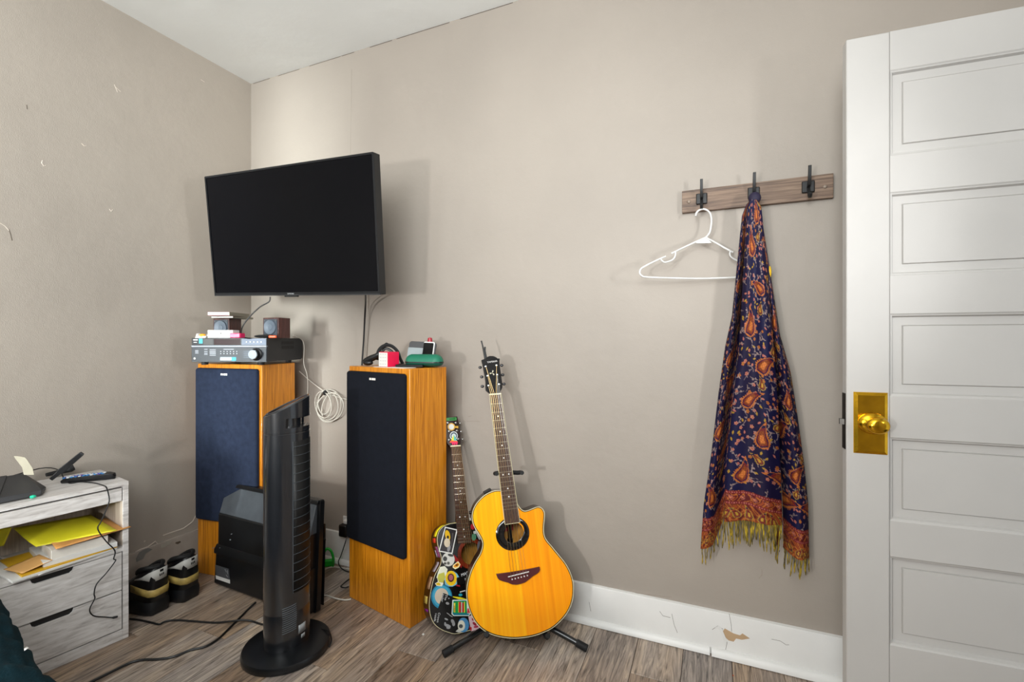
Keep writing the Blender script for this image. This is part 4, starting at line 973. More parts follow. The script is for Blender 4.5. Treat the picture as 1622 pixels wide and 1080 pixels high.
# control panel rim
MB().ring([csec(2*math.pi*j/nseg, .9) + V((0, 0, 0)) for j in range(nseg)], [csec(2*math.pi*j/nseg, .82) for j in range(nseg)], lambda a, b_, c: (lambda p: V((p.x, p.y, topz(p) + .001)))(V((a, b_, 0))), 0).build('control_rim', mat('panel_edge', '#5a5f66', .3, .5), fan, smooth=0, solid=.002)
# rear intake grille on the right: a recessed band crossed by ribs
gr = MB()
def cang(px):  # angle on the section whose silhouette column is nearest to px on the right side
    best = None
    for j in range(0, 720):
        t = 2*math.pi*j/720; p = csec(t); r_ = (p - CAM).dot(CR); w_ = (p - CAM).dot(CF)
        nrm = (fs_*math.cos(t)/.0685 + fd*math.sin(t)/.082); 
        if nrm.dot(CAM - p) < 0: continue
        e_ = abs(811 + FPX*r_/w_ - px)
        if best is None or e_ < best[0]: best = (e_, t)
    return best[1]
ta, tb = cang(464), cang(486)
if abs(tb-ta) > math.pi: tb += 2*math.pi if tb < ta else -2*math.pi
text_t = tb + (tb - ta)*1.6
gp = MB(); vs = []; n_ = 12
for i in range(n_+1):
    t = ta + (text_t - ta)*i/n_
    for zl in (.235, .785):
        p = csec(t, 1.006); p.z = zl; vs.append(p)
gp.add(vs, [(2*i, 2*i+2, 2*i+3, 2*i+1) for i in range(n_)]).build('intake_grille', mat('grille_dark', '#08090a', .5), fan, smooth=60, solid=.001)
for i in range(17):
    zl = .245 + i*.0325
    MB().tube([(lambda p: V((p.x, p.y, zl)))(csec(ta + (text_t - ta)*q/6, 1.016)) for q in range(7)], .0016, 5).build('grille_rib', mat('rib_grey', '#3e4347', .35), fan)
MB().tube([(lambda p: V((p.x, p.y, .235 + .55*q)))(csec(ta, 1.014)) for q in (0, 1)], .0018, 5).build('grille_edge', mat('rib_grey', '#3e4347', .35), fan)
# lower vent louvres
tc_, td_ = cang(448), cang(470)
if abs(td_-tc_) > math.pi: td_ += 2*math.pi if td_ < tc_ else -2*math.pi
for i in range(13):
    zl = .098 + i*.0075
    s_ = .25*abs(i-6)/6
    MB().tube([(lambda p: V((p.x, p.y, zl + .006*q/5)))(csec(tc_ + (td_ - tc_)*(q/5 - s_*.2), 1.004)) for q in range(6)], .0013, 5).build('vent_louvre', mat('rib_grey2', '#555b61', .25, coat=.4), fan)
for (px0, px1, z0_, z1_) in ((473, 484, .047+.03, .075+.033), (477, 483, .055, .07)):
    t0, t1 = cang(px0), cang(px1)
    if abs(t1-t0) > math.pi: t1 += 2*math.pi if t1 < t0 else -2*math.pi
    m = MB(); vs = []
    for i in range(6):
        for zl in (z0_, z1_): 
            p = csec(t0 + (t1-t0)*i/5, 1.004); p.z = zl; vs.append(p)
    m.add(vs, [(2*i, 2*i+2, 2*i+3, 2*i+1) for i in range(5)]).build('rating_label', mat('silver_label', '#9a9ea1', .4), fan, smooth=60, solid=.0006)
cl = MB(); cl.tube(catmull([fo + CR*.10 + CF*.07 + V((0,0,.03)), fo + CR*.135 + CF*.05 + V((0,0,.034)), fo + CR*.158 + CF*.02 + V((0,0,.02)), fo + CR*.157 + CF*.0 + V((0,0,.006))], 5, False), .003, 6); cl.build('power_cord', M_cable, fan)

# ================================================================== OLD TV on the floor, seen from behind
Fo = Frame((.278, -.375, 0), (.9988, -.048, 0), (0, .05, 1))
ot = thing('old_television', Fo.o, 'old black television standing on the floor with its back to the room', 'television')
OW = .638; OH = .47
M_otv = mat('dusty_black_plastic', '#121315', .33, var=.25, scale=14); M_otg = mat('dusty_grey_plastic', '#4c5156', .36, var=.25, scale=10)
MB().prism(rrect(0, .0, OW, OH, .012), Fo.W, -.028, -.006).build('front_frame', M_otv, ot, bevel=.004)
def shell(prof, name, m, x0=.012, x1=OW-.012):
    mb = MB(); vs = []; n_ = len(prof)
    for (xa, sgn) in ((x0, 1), (x1, -1)):
        for (z_, c_, ins) in prof: vs.append(Fo.W(xa + sgn*ins, z_, c_))
        for (z_, c_, ins) in prof: vs.append(Fo.W(xa, z_, -.01))
    k = 2*n_
    for i in range(n_-1):
        mb_f = [(i, i+1, k+i+1, k+i), (i, n_+i, n_+i+1, i+1), (k+i, k+i+1, k+n_+i+1, k+n_+i)]
        if i == 0: mb.add(vs, mb_f)
        else: mb.f += mb_f; mb.m += [0]*3
    mb.f += [(0, k, k+n_, n_), (n_-1, 2*n_-1, k+2*n_-1, k+n_-1)]; mb.m += [0, 0]
    return mb.build(name, m, ot, bevel=.003, smooth=30)
shell([(.452, .0, .0), (.330, .030, -.004)], 'upper_bevel', M_otg, .018, OW-.018)
shell([(.332, .029, -.004), (.325, .034, -.004), (.185, .034, .004)], 'back_panel', M_otv, .018, OW-.018)
shell([(.187, .034, .0), (.165, .046, .0), (.148, .046, 0), (.15, .03, 0)], 'ledge', M_otv)
shell([(.15, .036, .0), (.012, .040, .004), (.004, .034, .004)], 'lower_back', M_otv)
shell([(.47, .004, .0), (.452, .006, .0)], 'top_lip', M_otv, .006, OW-.006)
Fs = Frame(Fo.W(0, 0, .0405), Fo.s, Fo.u)
lb = [Fs.loc(*p) for p in ((341, 895), (361, 901), (363.3, 918), (342.3, 911))]
MB().prism(lb, Fs.W, -.003, .0006).build('sticker', mat('grey_info_label', '#4a4b4e', .5), ot, smooth=0)['label'] = 'grey information label'
lb = [Fs.loc(*p) for p in ((341.8, 911), (363.6, 918), (364, 924), (342.2, 916.5))]
MB().prism(lb, Fs.W, -.003, .0008).build('sticker', M_paper, ot, smooth=0)['label'] = 'white strip label'
ch = MB()
for p, q in (((356, 901), (359, 906)), ((360, 903), (361, 909)), ((358, 910), (361, 914)), ((345, 913.5), (351, 915.5)), ((354, 916.5), (361, 919))):
    a, c_ = Fs.loc(*p), Fs.loc(*q); ch.prism([(a[0], a[1]), (a[0]+.004, a[1]), (c_[0]+.002, c_[1]), (c_[0]-.002, c_[1])], Fs.W, .0006, .0012)
ch.build('label_print', mat('ink_mixed', '#8a8b8c', .6), ot, smooth=0)
dn = MB()
for p in ((348, 868), (351, 871), (366, 846), (364, 855), (370, 880), (337, 868)): 
    a = Fs.loc(*p); dn.prism(circ(a[0], a[1], .003, .0016, 8, R(p[0]*37)), Fs.W, -.004, .0005)
dn.build('scuff_mark', mat('dust_white', '#8d9296', .8), ot, smooth=0)
# waste bin beside it
bn = thing('waste_bin', (.78, -.29, 0), 'narrow black waste bin squeezed between the old television and right speaker', 'bin')
m = MB(); 
def bl4(k_, z_, e_=0):
    P_ = [(.73, -.342), (.905, -.342), (.785, -.225), (.715, -.225)]; cx_, cy_ = .78, -.29
    return [(cx_ + (x_-cx_)*k_, cy_ + (y_-cy_)*k_, z_) for x_, y_ in P_]
lv = [bl4(.92, 0), bl4(1.06, .29), bl4(1.0, .29), bl4(.86, .01)]
vs = [p for q in lv for p in q]
m.add(vs, [(i*4+j, i*4+(j+1) % 4, i*4+4+(j+1) % 4, i*4+4+j) for i in range(3) for j in range(4)] + [(3, 2, 1, 0), (12, 13, 14, 15)]).build('bucket', M_black, bn, smooth=0)
rm2 = [V(p) for p in bl4(1.05, .291)]
MB().tube(rm2 + [rm2[0]], .0045, 6).build('rim', M_black, bn)
# ================================================================== COAT RAIL, HANGER, SCARF
cr_ = thing('coat_rail', (2.58, -.009, 1.631), 'brown wooden wall rail with three black coat hooks', 'coat rack')
MB().box((2.344, -.018, 1.631), (2.821, -.001, 1.713)).build('board', M_rail, cr_, bevel=.001, smooth=30)
for xs in (2.368, 2.797): MB().lathe([(.001, 0), (.0065, 0), (.0062, .002), (.004, .0045), (.001, .0052)], Matrix.Translation((xs, -.018, 1.670)) @ Matrix.Rotation(R(90), 4, 'X'), 16).build('screw_cap', mat('tan_cap', '#8b7c6e', .5), cr_)
def hook(xc):
    h = MB().box((xc-.019, -.026, 1.655), (xc+.019, -.018, 1.695)).build('hook', M_blackm, cr_, bevel=.003, smooth=30)
    a = MB(); w_ = .0048
    def strip(pts, th=.006):
        P = [V((0, p[0], p[1])) for p in pts]; rows_ = []
        for i, p in enumerate(P):
            t = (P[min(i+1, len(P)-1)] - P[max(i-1, 0)]).normalized(); n_ = V((0, -t.z, t.y))
            rows_.append([p + V((-w_, 0, 0)) + n_*th/2, p + V((w_, 0, 0)) + n_*th/2, p + V((w_, 0, 0)) - n_*th/2, p + V((-w_, 0, 0)) - n_*th/2])
        vs = [q + V((xc, 0, 0)) for r_ in rows_ for q in r_]; n2 = len(rows_)
        a.add(vs, [(i*4+j, i*4+(j+1) % 4, i*4+4+(j+1) % 4, i*4+4+j) for i in range(n2-1) for j in range(4)] + [(3, 2, 1, 0), tuple((n2-1)*4+j for j in range(4))])
    strip(catmull([(-.024, 1.668, 0), (-.040, 1.676, 0), (-.050, 1.690, 0), (-.054, 1.722, 0)], 5, False) if False else [(-.024, 1.672), (-.038, 1.678), (-.046, 1.692), (-.050, 1.712), (-.053, 1.738)])
    strip([(-.024, 1.672), (-.036, 1.655), (-.043, 1.640), (-.052, 1.632), (-.062, 1.634), (-.067, 1.643)])
    a.build('prongs', M_blackm, h, bevel=.001, smooth=30)
for xc in (2.412, 2.583, 2.748): hook(xc)
# hanger
Fh = Frame((2.412, -.050, 1.6), (.975, .20, 0), (0, 0, 1))
hg = thing('clothes_hanger', Fh.W(0, 0), 'white plastic clothes hanger hanging from the left hook', 'hanger')
def hx(x_, y_): return Fh.loc(980 + x_/4.5, 240 + y_/4.5)
M_hang = mat('white_hanger_plastic', '#d2d1ce', .35)
def hpath(pts, r=.0035, nm='arm', close=False):
    ps = [(*hx(*p), 0) for p in pts]; ps = catmull(ps, 4, False)
    MB().tube([Fh.W(p.x, p.y, 0) for p in ps], r, 8).build(nm, M_hang, hg, smooth=60)
hpath([(548, 460), (555, 436), (575, 417), (605, 410), (635, 422), (655, 450), (661, 500), (652, 565), (640, 590), (620, 612)], .0036, 'neck_hook')
hpath([(620, 612), (540, 648), (460, 685), (375, 727)], .0035); hpath([(405, 715), (402, 745), (385, 770), (350, 785), (322, 788), (300, 768)], .0033)
hpath([(336, 746), (260, 780), (190, 815), (157, 838), (150, 865), (165, 885), (200, 895), (400, 902), (590, 905), (760, 900), (920, 894), (1050, 885), (1085, 870), (1080, 850), (1050, 832), (960, 800), (905, 783)], .0035, 'lower_bar')
hpath([(620, 612), (700, 655), (760, 690), (815, 718)], .0035); hpath([(795, 712), (793, 735), (805, 755), (840, 775), (880, 790), (905, 783)], .0033)
MB().prism([hx(*p) for p in ((622, 612), (545, 650), (560, 654), (640, 653), (662, 650))], Fh.W, -.0015, .0015).build('web', M_hang, hg, smooth=0)

# scarf
import numpy as np
HX, HZ = 2.583, 1.652
sc = thing('scarf', (2.583, -.06, .40), 'navy paisley scarf with rust border and yellow fringe hung on middle hook', 'scarf')
def interp(tab, y): 
    ys = [t[0] for t in tab]; xs = [t[1] for t in tab]; return np.interp(y, ys, xs)
Ltab = [(316, 1188), (322, 1183), (340, 1176), (420, 1168), (500, 1160), (550, 1149), (620, 1139), (720, 1127), (800, 1115), (870, 1110), (900, 1110)]
Rtab = [(316, 1199), (322, 1203), (380, 1213), (440, 1222), (530, 1236), (590, 1253), (660, 1264), (740, 1275), (800, 1281), (900, 1283)]
C1 = [(316, 1190), (330, 1184), (450, 1176), (560, 1170), (640, 1160), (740, 1150), (830, 1147), (900, 1147)]
C2 = [(316, 1197), (330, 1205), (450, 1216), (560, 1226), (650, 1232), (740, 1236), (840, 1239), (900, 1239)]
def px2xz(px, py, Y):
    a = (px-811)/FPX; dx = a*.9192-.3937; dy = a*.3937+.9192; t = (Y-CAM.y)/dy
    return CAM.x + dx*t, CAM.z + (540-py)/FPX*t
rng = np.random.RandomState(11)
NAVY = np.array(hexc('#0e0d33')); PURP = np.array(hexc('#180b25')); BLUE = np.array(hexc('#1a2456'))
OR = np.array(hexc('#a55c28')); OR2 = np.array(hexc('#823a1c')); PK = np.array(hexc('#b0685c')); GOLD = np.array(hexc('#a5802e')); RED = np.array(hexc('#5e1a1c')); PALE = np.array(hexc('#8b7672')); BRN = np.array(hexc('#6e3416'))
def paint(u, v, hem, seed):
    """u across in metres, v = height above the hem in metres"""
    n = u.shape[0]; col_ = np.zeros((n, 3)); mixp = .5+.5*np.sin(u*40+v*6+seed)
    col_[:] = NAVY*(1-mixp[:, None]*.6) + PURP*mixp[:, None]*.6
    r = np.random.RandomState(seed)
    def near(cx, cy, rad): return np.where((np.abs(u-cx) < rad) & (np.abs(v-cy) < rad))[0]
    def paisley(cx, cy, s, ang, flip, c_out, c_mid, c_in):
        idx = near(cx, cy, s*1.9)
        if len(idx) == 0: return
        x = (u[idx]-cx)*math.cos(ang)+(v[idx]-cy)*math.sin(ang); y = -(u[idx]-cx)*math.sin(ang)+(v[idx]-cy)*math.cos(ang)
        x = x*flip/s; y = y/s
        # bend so that the tip curls
        bend = np.clip(y+.2, 0, 2)**2*.38; x2 = x - bend
        wd = np.where(y < 0, np.sqrt(np.clip(1-(y/.62)**2, 0, 1))*.56, .56*np.clip(1-y/1.35, 0, 1)**.8)
        d_ = np.abs(x2)/np.maximum(wd, 1e-3); ins = (y > -.62) & (y < 1.35) & (d_ < 1)
        e_ = np.maximum(d_, np.where(y < 0, -y/.62, y/1.35))
        c = np.where((e_ > .80)[:, None], c_out, np.where((e_ > .66)[:, None], NAVY*.9, np.where((e_ > .52)[:, None], c_mid, np.where((e_ > .3)[:, None], c_in, c_out))))
        # dotted texture in the body
        tx = np.sin(x*26)*np.sin(y*24) > .35
        c = np.where((tx & (e_ < .8))[:, None], c*1.5, c)
        # little teeth around
        col_[idx[ins]] = c[ins]
        fr = (~ins) & (y > -.8) & (y < 1.4) & (d_ < 1.18) & (np.sin(np.arctan2(y, x2)*22) > .2) & (wd > .05)
        col_[idx[fr]] = c_out
    def flower(cx, cy, s, c):
        idx = near(cx, cy, s*1.5)
        if len(idx) == 0: return
        x = u[idx]-cx; y = v[idx]-cy; rr = np.hypot(x, y)/s; th = np.arctan2(y, x)
        ed = .85+.15*np.cos(th*5)
        col_[idx[rr < ed]] = c; col_[idx[rr < .5]] = c*.45; col_[idx[rr < .22]] = GOLD
    def vine(x0, y0, ang, ln, curv, c, wd=.0011):
        p = np.array([x0, y0]); pts = []
        for i in range(18):
            pts.append(p.copy()); p = p + np.array([math.cos(ang), math.sin(ang)])*ln/18; ang += curv/18
        pts = np.array(pts); idx = np.where((np.abs(u-x0) < ln*1.1) & (np.abs(v-y0) < ln*1.1))[0]
        if len(idx) == 0: return
        d_ = np.min(np.hypot(u[idx][:, None]-pts[None, :, 0], v[idx][:, None]-pts[None, :, 1]), axis=1)
        col_[idx[d_ < wd]] = c
        for q in (5, 10, 15):
            leaf(pts[q][0], pts[q][1], .006, ang + q, c)
    def leaf(cx, cy, s, ang, c):
        idx = near(cx, cy, s*2)
        if len(idx) == 0: return
        x = (u[idx]-cx)*math.cos(ang)+(v[idx]-cy)*math.sin(ang); y = -(u[idx]-cx)*math.sin(ang)+(v[idx]-cy)*math.cos(ang)
        col_[idx[(x > 0) & (x < s*1.6) & (np.abs(y) < .35*s*np.sin(np.clip(x/(s*1.6), 0, 1)*math.pi))]] = c
    umin, umax = u.min(), u.max(); vmax = v.max()
    yv = .14
    while yv < vmax:
        xv = umin + r.uniform(-.02, .02)
        while xv < umax+.02:
            kx, ky = xv + r.uniform(-.008, .008), yv + r.uniform(-.010, .010)
            what = r.rand()
            if what < .38: flower(kx, ky, r.uniform(.0045, .0075), PK if r.rand() < .6 else OR)
            elif what < .72: vine(kx, ky, r.uniform(0, 6.28), r.uniform(.025, .05), r.uniform(-3, 3), PALE*r.uniform(.7, 1.0))
            else: leaf(kx, ky, .009, r.uniform(0, 6.28), GOLD*.8 if r.rand() < .5 else PK*.8)
            xv += .022
        yv += .021
    yv = .175
    kk = 0
    while yv < vmax:
        xs0 = umin + (.045 if kk % 2 == 0 else .10) + r.uniform(-.01, .01)
        while xs0 < umax+.03:
            paisley(xs0, yv + r.uniform(-.015, .015), r.uniform(.038, .05), r.uniform(-.9, .9), 1 if r.rand() < .5 else -1, OR, RED, BRN)
            paisley(xs0+.05, yv+.05, .022, r.uniform(-.6, .6), 1 if r.rand() < .5 else -1, GOLD*.9, RED, BRN)
            xs0 += .13
        yv += .125; kk += 1
    # border
    bd = v < .112
    base = np.where((v < .070)[:, None], BRN*.75+RED*.3, RED*.85)
    wv = np.sin(u*150+np.sin(v*120)*1.6)*np.sin(v*110+np.cos(u*90)*2.0)
    base = np.where((np.abs(wv) < .16)[:, None], OR*.95, base); base = np.where((wv > .62)[:, None], OR2*1.2, base); base = np.where((wv < -.72)[:, None], RED*.7, base)
    col_[bd] = base[bd]
    for v0 in (.070, .106):
        ln = np.abs(v-v0) < .0045; col_[ln] = RED*1.3
        dt = (np.abs(v-v0) < .0016) & (np.sin(u*900) > 0); col_[dt] = PK
    for cx in np.arange(umin, umax+.03, .034): 
        paisley(cx, .030, .022, .3*math.sin(cx*90), 1 if int(cx*40) % 2 else -1, GOLD*.9, OR2, RED)
        paisley(cx+.015, .088, .011, 1.4, 1, PK*.9, RED, OR)
    return np.clip(col_, 0, 1)
def panel(nu, nv, lt, rt, hem_fn, Yf, seed, name, u0, top=317):
    U = np.linspace(0, 1, nu); T_ = np.linspace(0, 1, nv)
    verts = []; uu = []; vv_ = []
    hemL = np.array([hem_fn(q) for q in U])
    for j in range(nv):
        py = top + (hemL-top)*T_[j]
        lx = interp(lt, py); rx = interp(rt, py); pxs = lx + (rx-lx)*U
        Y0 = -.062
        X, Z = px2xz(pxs, py, Y0)
        Y = Yf(U, T_[j], X, Z)
        verts += list(zip(X, Y, Z))
        zh = np.array([px2xz(lx[0], h_, Y0)[1] for h_ in hemL])
        uu.append(u0 + .26*U + 0*X); vv_.append(Z - zh)
    f = [(j*nu+i, j*nu+i+1, (j+1)*nu+i+1, (j+1)*nu+i) for j in range(nv-1) for i in range(nu-1)]
    uu = np.concatenate(uu); vv_ = np.concatenate(vv_)
    colr = paint(uu*.62, vv_, None, seed)
    mb = MB(); mb.v = [V(p) for p in verts]; mb.f = f; mb.m = [0]*len(f)
    o = mb.build(name, M_scarf, sc, smooth=80, recalc=False)
    ca = o.data.color_attributes.new('print', 'FLOAT_COLOR', 'POINT')
    buf = np.ones((len(verts), 4), dtype=np.float32); buf[:, :3] = colr; ca.data.foreach_set('color', buf.ravel())
    o.modifiers.new('s', 'SOLIDIFY').thickness = .0012
    return o, verts
mS, tS, bS = nt('woven_scarf_print'); at = N(tS, 'ShaderNodeVertexColor'); at.layer_name = 'print'; L(tS, at.outputs[0], bS.inputs['Base Color'])
bS.inputs['Roughness'].default_value = .6; bS.inputs['Specular IOR Level'].default_value = .2
tcS = N(tS, 'ShaderNodeTexCoord'); nS = N(tS, 'ShaderNodeTexNoise'); nS.inputs['Scale'].default_value = 900; L(tS, tcS.outputs['Object'], nS.inputs['Vector']); bpS = N(tS, 'ShaderNodeBump'); bpS.inputs['Strength'].default_value = .15; bpS.inputs['Distance'].default_value = .001; L(tS, nS.outputs[0], bpS.inputs['Height']); L(tS, bpS.outputs[0], bS.inputs['Normal'])
M_scarf = mS
tp = lambda t: min(1, t*3.0)
def YA(U, t, X, Z): return -.046 - .022*np.sin(U*math.pi*1.7 + .5)*tp(t) + .024*np.clip(U-.6, 0, 1)/.4*tp(t)
def YB(U, t, X, Z): return -.076 - .026*np.sin(U*math.pi)**.6*tp(t) - .010*np.sin(U*math.pi*3+1.5*t)*tp(t)
def YC(U, t, X, Z): return -.044 + .034*np.exp(-((U-.25)/.2)**2)*tp(t) - .026*np.sin((U-.35)*math.pi*1.5)*tp(t)
shift = lambda tab, d: [(y_, x_+d*min(1, max(0, (y_-330)/80))) for y_, x_ in tab]
pA, vA = panel(62, 560, Ltab, shift(C1, 4), lambda q: 870 - 12*q - (38*max(0, q-.45)/.55), YA, 3, 'cloth', 0.0)
pB, vB = panel(110, 540, C1, C2, lambda q: 822 - 6*math.sin(q*math.pi) + 9*q, YB, 8, 'cloth', .3)
pC, vC = panel(70, 580, shift(C2, -7), Rtab, lambda q: 872 + 14*math.sin(q*1.8) , YC, 21, 'cloth', .7)
# fringe
M_fr = wood('mustard_fringe', [(.35, hexc('#2e2708')), (.5, hexc('#7a6712')), (.62, hexc('#b79a14')), (.7, hexc('#d8bb1c'))], 'Z', 90, .35, .7, 0, bump=.1)
def fringe(verts, nu, nv, n_, lmin, lmax, s_):
    r = random.Random(s_); row = verts[(nv-1)*nu:]; b = MB()
    for i in range(n_):
        q = row[min(nu-1, int((i+.5)/n_*nu))]; p = V(q) + V((0, r.uniform(-.003, .002), .002)); ln = r.uniform(lmin, lmax); pts = [p]
        dx = r.uniform(-.004, .004)
        for j in range(6): 
            p = p + V((dx*.3 + r.uniform(-.0018, .0018), r.uniform(-.001, .001), -ln/6)); pts.append(p)
        rr = r.uniform(.0013, .0021); b.tube(pts, [rr, rr*.9, rr, rr*1.1, rr, rr*1.4, rr*.6], 5)
    o = b.build('fringe', M_fr, sc, smooth=60); o['kind'] = 'stuff'; o['label'] = 'mustard yellow knotted fringe'
fringe(vA, 62, 560, 9, .03, .06, 1); fringe(vB, 110, 540, 46, .045, .10, 2); fringe(vC, 70, 580, 18, .035, .075, 3)
MB().ell((AT(1219, 431, y=-.05).x, -.05, AT(1219, 431, y=-.05).z), (.006, .008, .022)).build('yellow_tuft', mat('bright_yellow_yarn', '#d9ae0c', .6), sc)
# gathered loop over hook
MB().ell((2.583, -.062, 1.645), (.020, .018, .022)).build('gather', mat('navy_cloth', '#1b1330', .7), sc, smooth=60)

# ================================================================== NIGHTSTAND
cv = V((.164, .986, 0)).normalized(); cn = V((cv.y, -cv.x, 0))
NO = V((.362, -.80, 0))          # right front corner at the floor
Fn = Frame(NO, cv, (0, 0, 1))    # side runs along the front towards the corner, normal faces the room
NW, ND, NH = .43, .30, .606
ns = thing('nightstand', Fn.W(-NW/2, 0, -ND/2), 'grey washed wood nightstand with open shelf and two drawers by the bed', 'nightstand')
def nbx(a0, b0, a1, b1, c0, c1): 
    return MB().hexa([Fn.W(a0, b0, c0), Fn.W(a1, b0, c0), Fn.W(a1, b1, c0), Fn.W(a0, b1, c0)], [Fn.W(a0, b0, c1), Fn.W(a1, b0, c1), Fn.W(a1, b1, c1), Fn.W(a0, b1, c1)])
M_nw = M_gwood
nbx(-NW, NH-.016, .0, NH, -ND, .001).build('top', M_nw, ns, bevel=.001, smooth=0)
nbx(-.018, 0, 0, NH-.016, -ND, 0).build('side_panel', M_nw, ns, bevel=.001, smooth=0)
nbx(-NW, 0, -NW+.018, NH-.016, -ND, 0).build('side_panel', M_nw, ns, bevel=.001, smooth=0)
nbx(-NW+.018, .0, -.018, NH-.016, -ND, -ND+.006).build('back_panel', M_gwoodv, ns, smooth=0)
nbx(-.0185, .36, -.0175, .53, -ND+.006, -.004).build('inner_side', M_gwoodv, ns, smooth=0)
nbx(-NW+.018, .340, -.018, .352, -ND+.006, -.001).build('shelf', M_nw, ns, smooth=0)
nbx(-NW+.021, .535, -.021, .584, -.016, -.0005).build('front_rail', M_nw, ns, bevel=.0008, smooth=0)
nbx(-NW+.018, .0, -.018, .039, -.02, -.001).build('kick_board', M_nw, ns, bevel=.0008, smooth=0)
nbx(-NW+.018, .03, -.018, .34, -.05, -.019).build('gap_backing', M_rubber, ns, smooth=0)  # black backing put in so the gaps round the fronts read as shade
nbx(-NW+.018, .537, -.018, .59, -.05, -.017).build('gap_backing', M_rubber, ns, smooth=0)
for (b0, b1) in ((.1935, .337), (.0435, .1885)):
    cx = -.215; hw = .056
    poly = [(-NW+.022, b0), (-.022, b0), (-.022, b1), (cx+hw, b1), (cx+hw-.004, b1-.012), (cx+hw-.012, b1-.018), (cx-hw+.012, b1-.018), (cx-hw+.004, b1-.012), (cx-hw, b1), (-NW+.022, b1)]
    dw = MB().prism(poly, Fn.W, -.018, 0).build('drawer_front', M_nw, ns, smooth=0)
    nbx(cx-hw, b1-.018, cx+hw, b1+.001, -.0175, -.008).build('finger_slot', M_black, dw, smooth=0)
def ontop(px, py, z_): return AT(px, py, z=z_)
# --- router
rt = thing('router', ontop(30, 790, NH), 'angular black wifi router with two stubby antennas on the nightstand', 'router')
zb = NH + .002
# faceted top: front low edge, right end, ridge at the rear
fl_ = [ontop(-40, 806, zb), ontop(76, 774, zb)]
Fq = Frame(Fn.W(-.175, NH, -.06), cv, (0, 0, 1))
def RP(a, c, h): return Fn.W(a - .036, NH + .001 + h, c)
rv = [RP(-.42, -.035, .004), RP(-.200, -.035, .004), RP(-.175, -.10, .004), RP(-.20, -.20, .004), RP(-.42, -.20, .004),
      RP(-.42, -.040, .022), RP(-.198, -.040, .020), RP(-.218, -.165, .064), RP(-.42, -.165, .068), RP(-.215, -.20, .050), RP(-.42, -.20, .052), RP(-.174, -.10, .014)]
MB().add(rv, [(0, 1, 6, 5), (5, 6, 7, 8), (1, 2, 11, 6), (6, 11, 7), (2, 3, 9, 11), (11, 9, 7), (7, 9, 10, 8), (3, 4, 10, 9), (4, 3, 2, 1, 0), (0, 5, 8, 10, 4)]).build('case', mat('router_grey', '#2a2a2c', .45, bump=.15, bscale=400), rt, smooth=0, bevel=.0015)
MB().tube([RP(-.30, -.045, .0235), RP(-.262, -.160, .064)], .0012, 5).build('groove', M_rubber, rt)
def antenna(a, c, px1, py1, w1):
    base = RP(a, c, .022); tip = AT(px1, py1, w=w1)
    d_ = (tip-base); sdv = d_.cross(V((0, 0, 1))).normalized(); upv = sdv.cross(d_).normalized()
    o = MB(); sec = [(0, .006, .006), (.25, .008, .006), (.3, .0105, .0055), (.95, .0085, .005), (1, .0065, .003)]
    vs = []
    for t, hw, ht in sec:
        p = base + d_*t; vs += [p + upv*hw + sdv*ht, p + upv*hw - sdv*ht, p - upv*hw - sdv*ht, p - upv*hw + sdv*ht]
    o.add(vs, [(i*4+j, i*4+(j+1) % 4, i*4+4+(j+1) % 4, i*4+4+j) for i in range(4) for j in range(4)] + [(3, 2, 1, 0), (16, 17, 18, 19)])
    o.build('antenna', M_black, rt, smooth=0, bevel=.0015)
antenna(-.145, -.175, 131, 717, 1.80)
MB().tube([RP(-.44, -.16, .045), RP(-.335, -.17, .060), RP(-.26, -.17, .058)], .008, 8).build('antenna', M_black, rt)
simple('led_light', 'small green gem light at the front of the router', 'light', mat('green_gem', '#18b08a', .2, emit=.25), Fn.W(-.345, NH, -.022), MB().ell(Fn.W(-.26, NH+.008, -.022), (.006, .009, .006), seg=6, rings=4), smooth=0)
# receipt standing up behind
rp = [AT(22, 722, w=1.66), AT(39, 724.5, w=1.68), AT(44, 729, w=1.68), AT(52, 741, w=1.66), AT(36, 741, w=1.64), AT(30, 731, w=1.64)]
m = MB(); 
pl_ = [(22, 722), (34, 723), (40, 724.5), (45, 731), (52, 742), (54, 752), (38, 752), (35, 740), (28, 731), (24, 726)]
Fp = Frame(AT(40, 740, w=1.66), CR + CF*.2, (0, 0, 1))
simple('receipt', 'creased cream paper slip sticking up behind the router', 'paper', mat('cream_slip', '#958e7c', .7), Fn.W(-.33, NH, -.23), MB().prism([Fp.loc(*p) for p in pl_], Fp.W, -.0004, .0004), smooth=0)
# remote
rmo = thing('remote_control', ontop(125, 762, NH), 'black handset with blue and white buttons lying right of the router', 'remote')
pR = [ontop(92, 767, NH), ontop(160, 761, NH)]; dR = (pR[1]-pR[0]); LR = .165; dR.normalize(); nR = V((-dR.y, dR.x, 0)); cR = ontop(93, 768, NH)
rows_ = []
for t, hw, hz in ((0, .012, .012), (.06, .017, .020), (.5, .020, .024), (.85, .020, .026), (.97, .014, .022), (1, .006, .016)):
    c_ = cR + dR*LR*t + nR*.022; rows_.append([c_ + nR*hw + V((0, 0, hz)), c_ - nR*hw + V((0, 0, hz)), c_ - nR*hw*.9 + V((0, 0, hz*.35)), c_ - nR*hw*.4 + V((0, 0, .0005)), c_ + nR*hw*.4 + V((0, 0, .0005)), c_ + nR*hw*.9 + V((0, 0, hz*.35))])
vs = [p for r_ in rows_ for p in r_]
MB().add(vs, [(i*6+j, i*6+(j+1) % 6, i*6+6+(j+1) % 6, i*6+6+j) for i in range(5) for j in range(6)] + [(5, 4, 3, 2, 1, 0), tuple(30+j for j in range(6))]).build('body', M_black, rmo, bevel=.002)
btc = [mat('btn_blue', '#3f86c4', .4), mat('btn_white', '#dfe4e6', .4), mat('btn_purple', '#6a4fa0', .4)]
random.seed(9)
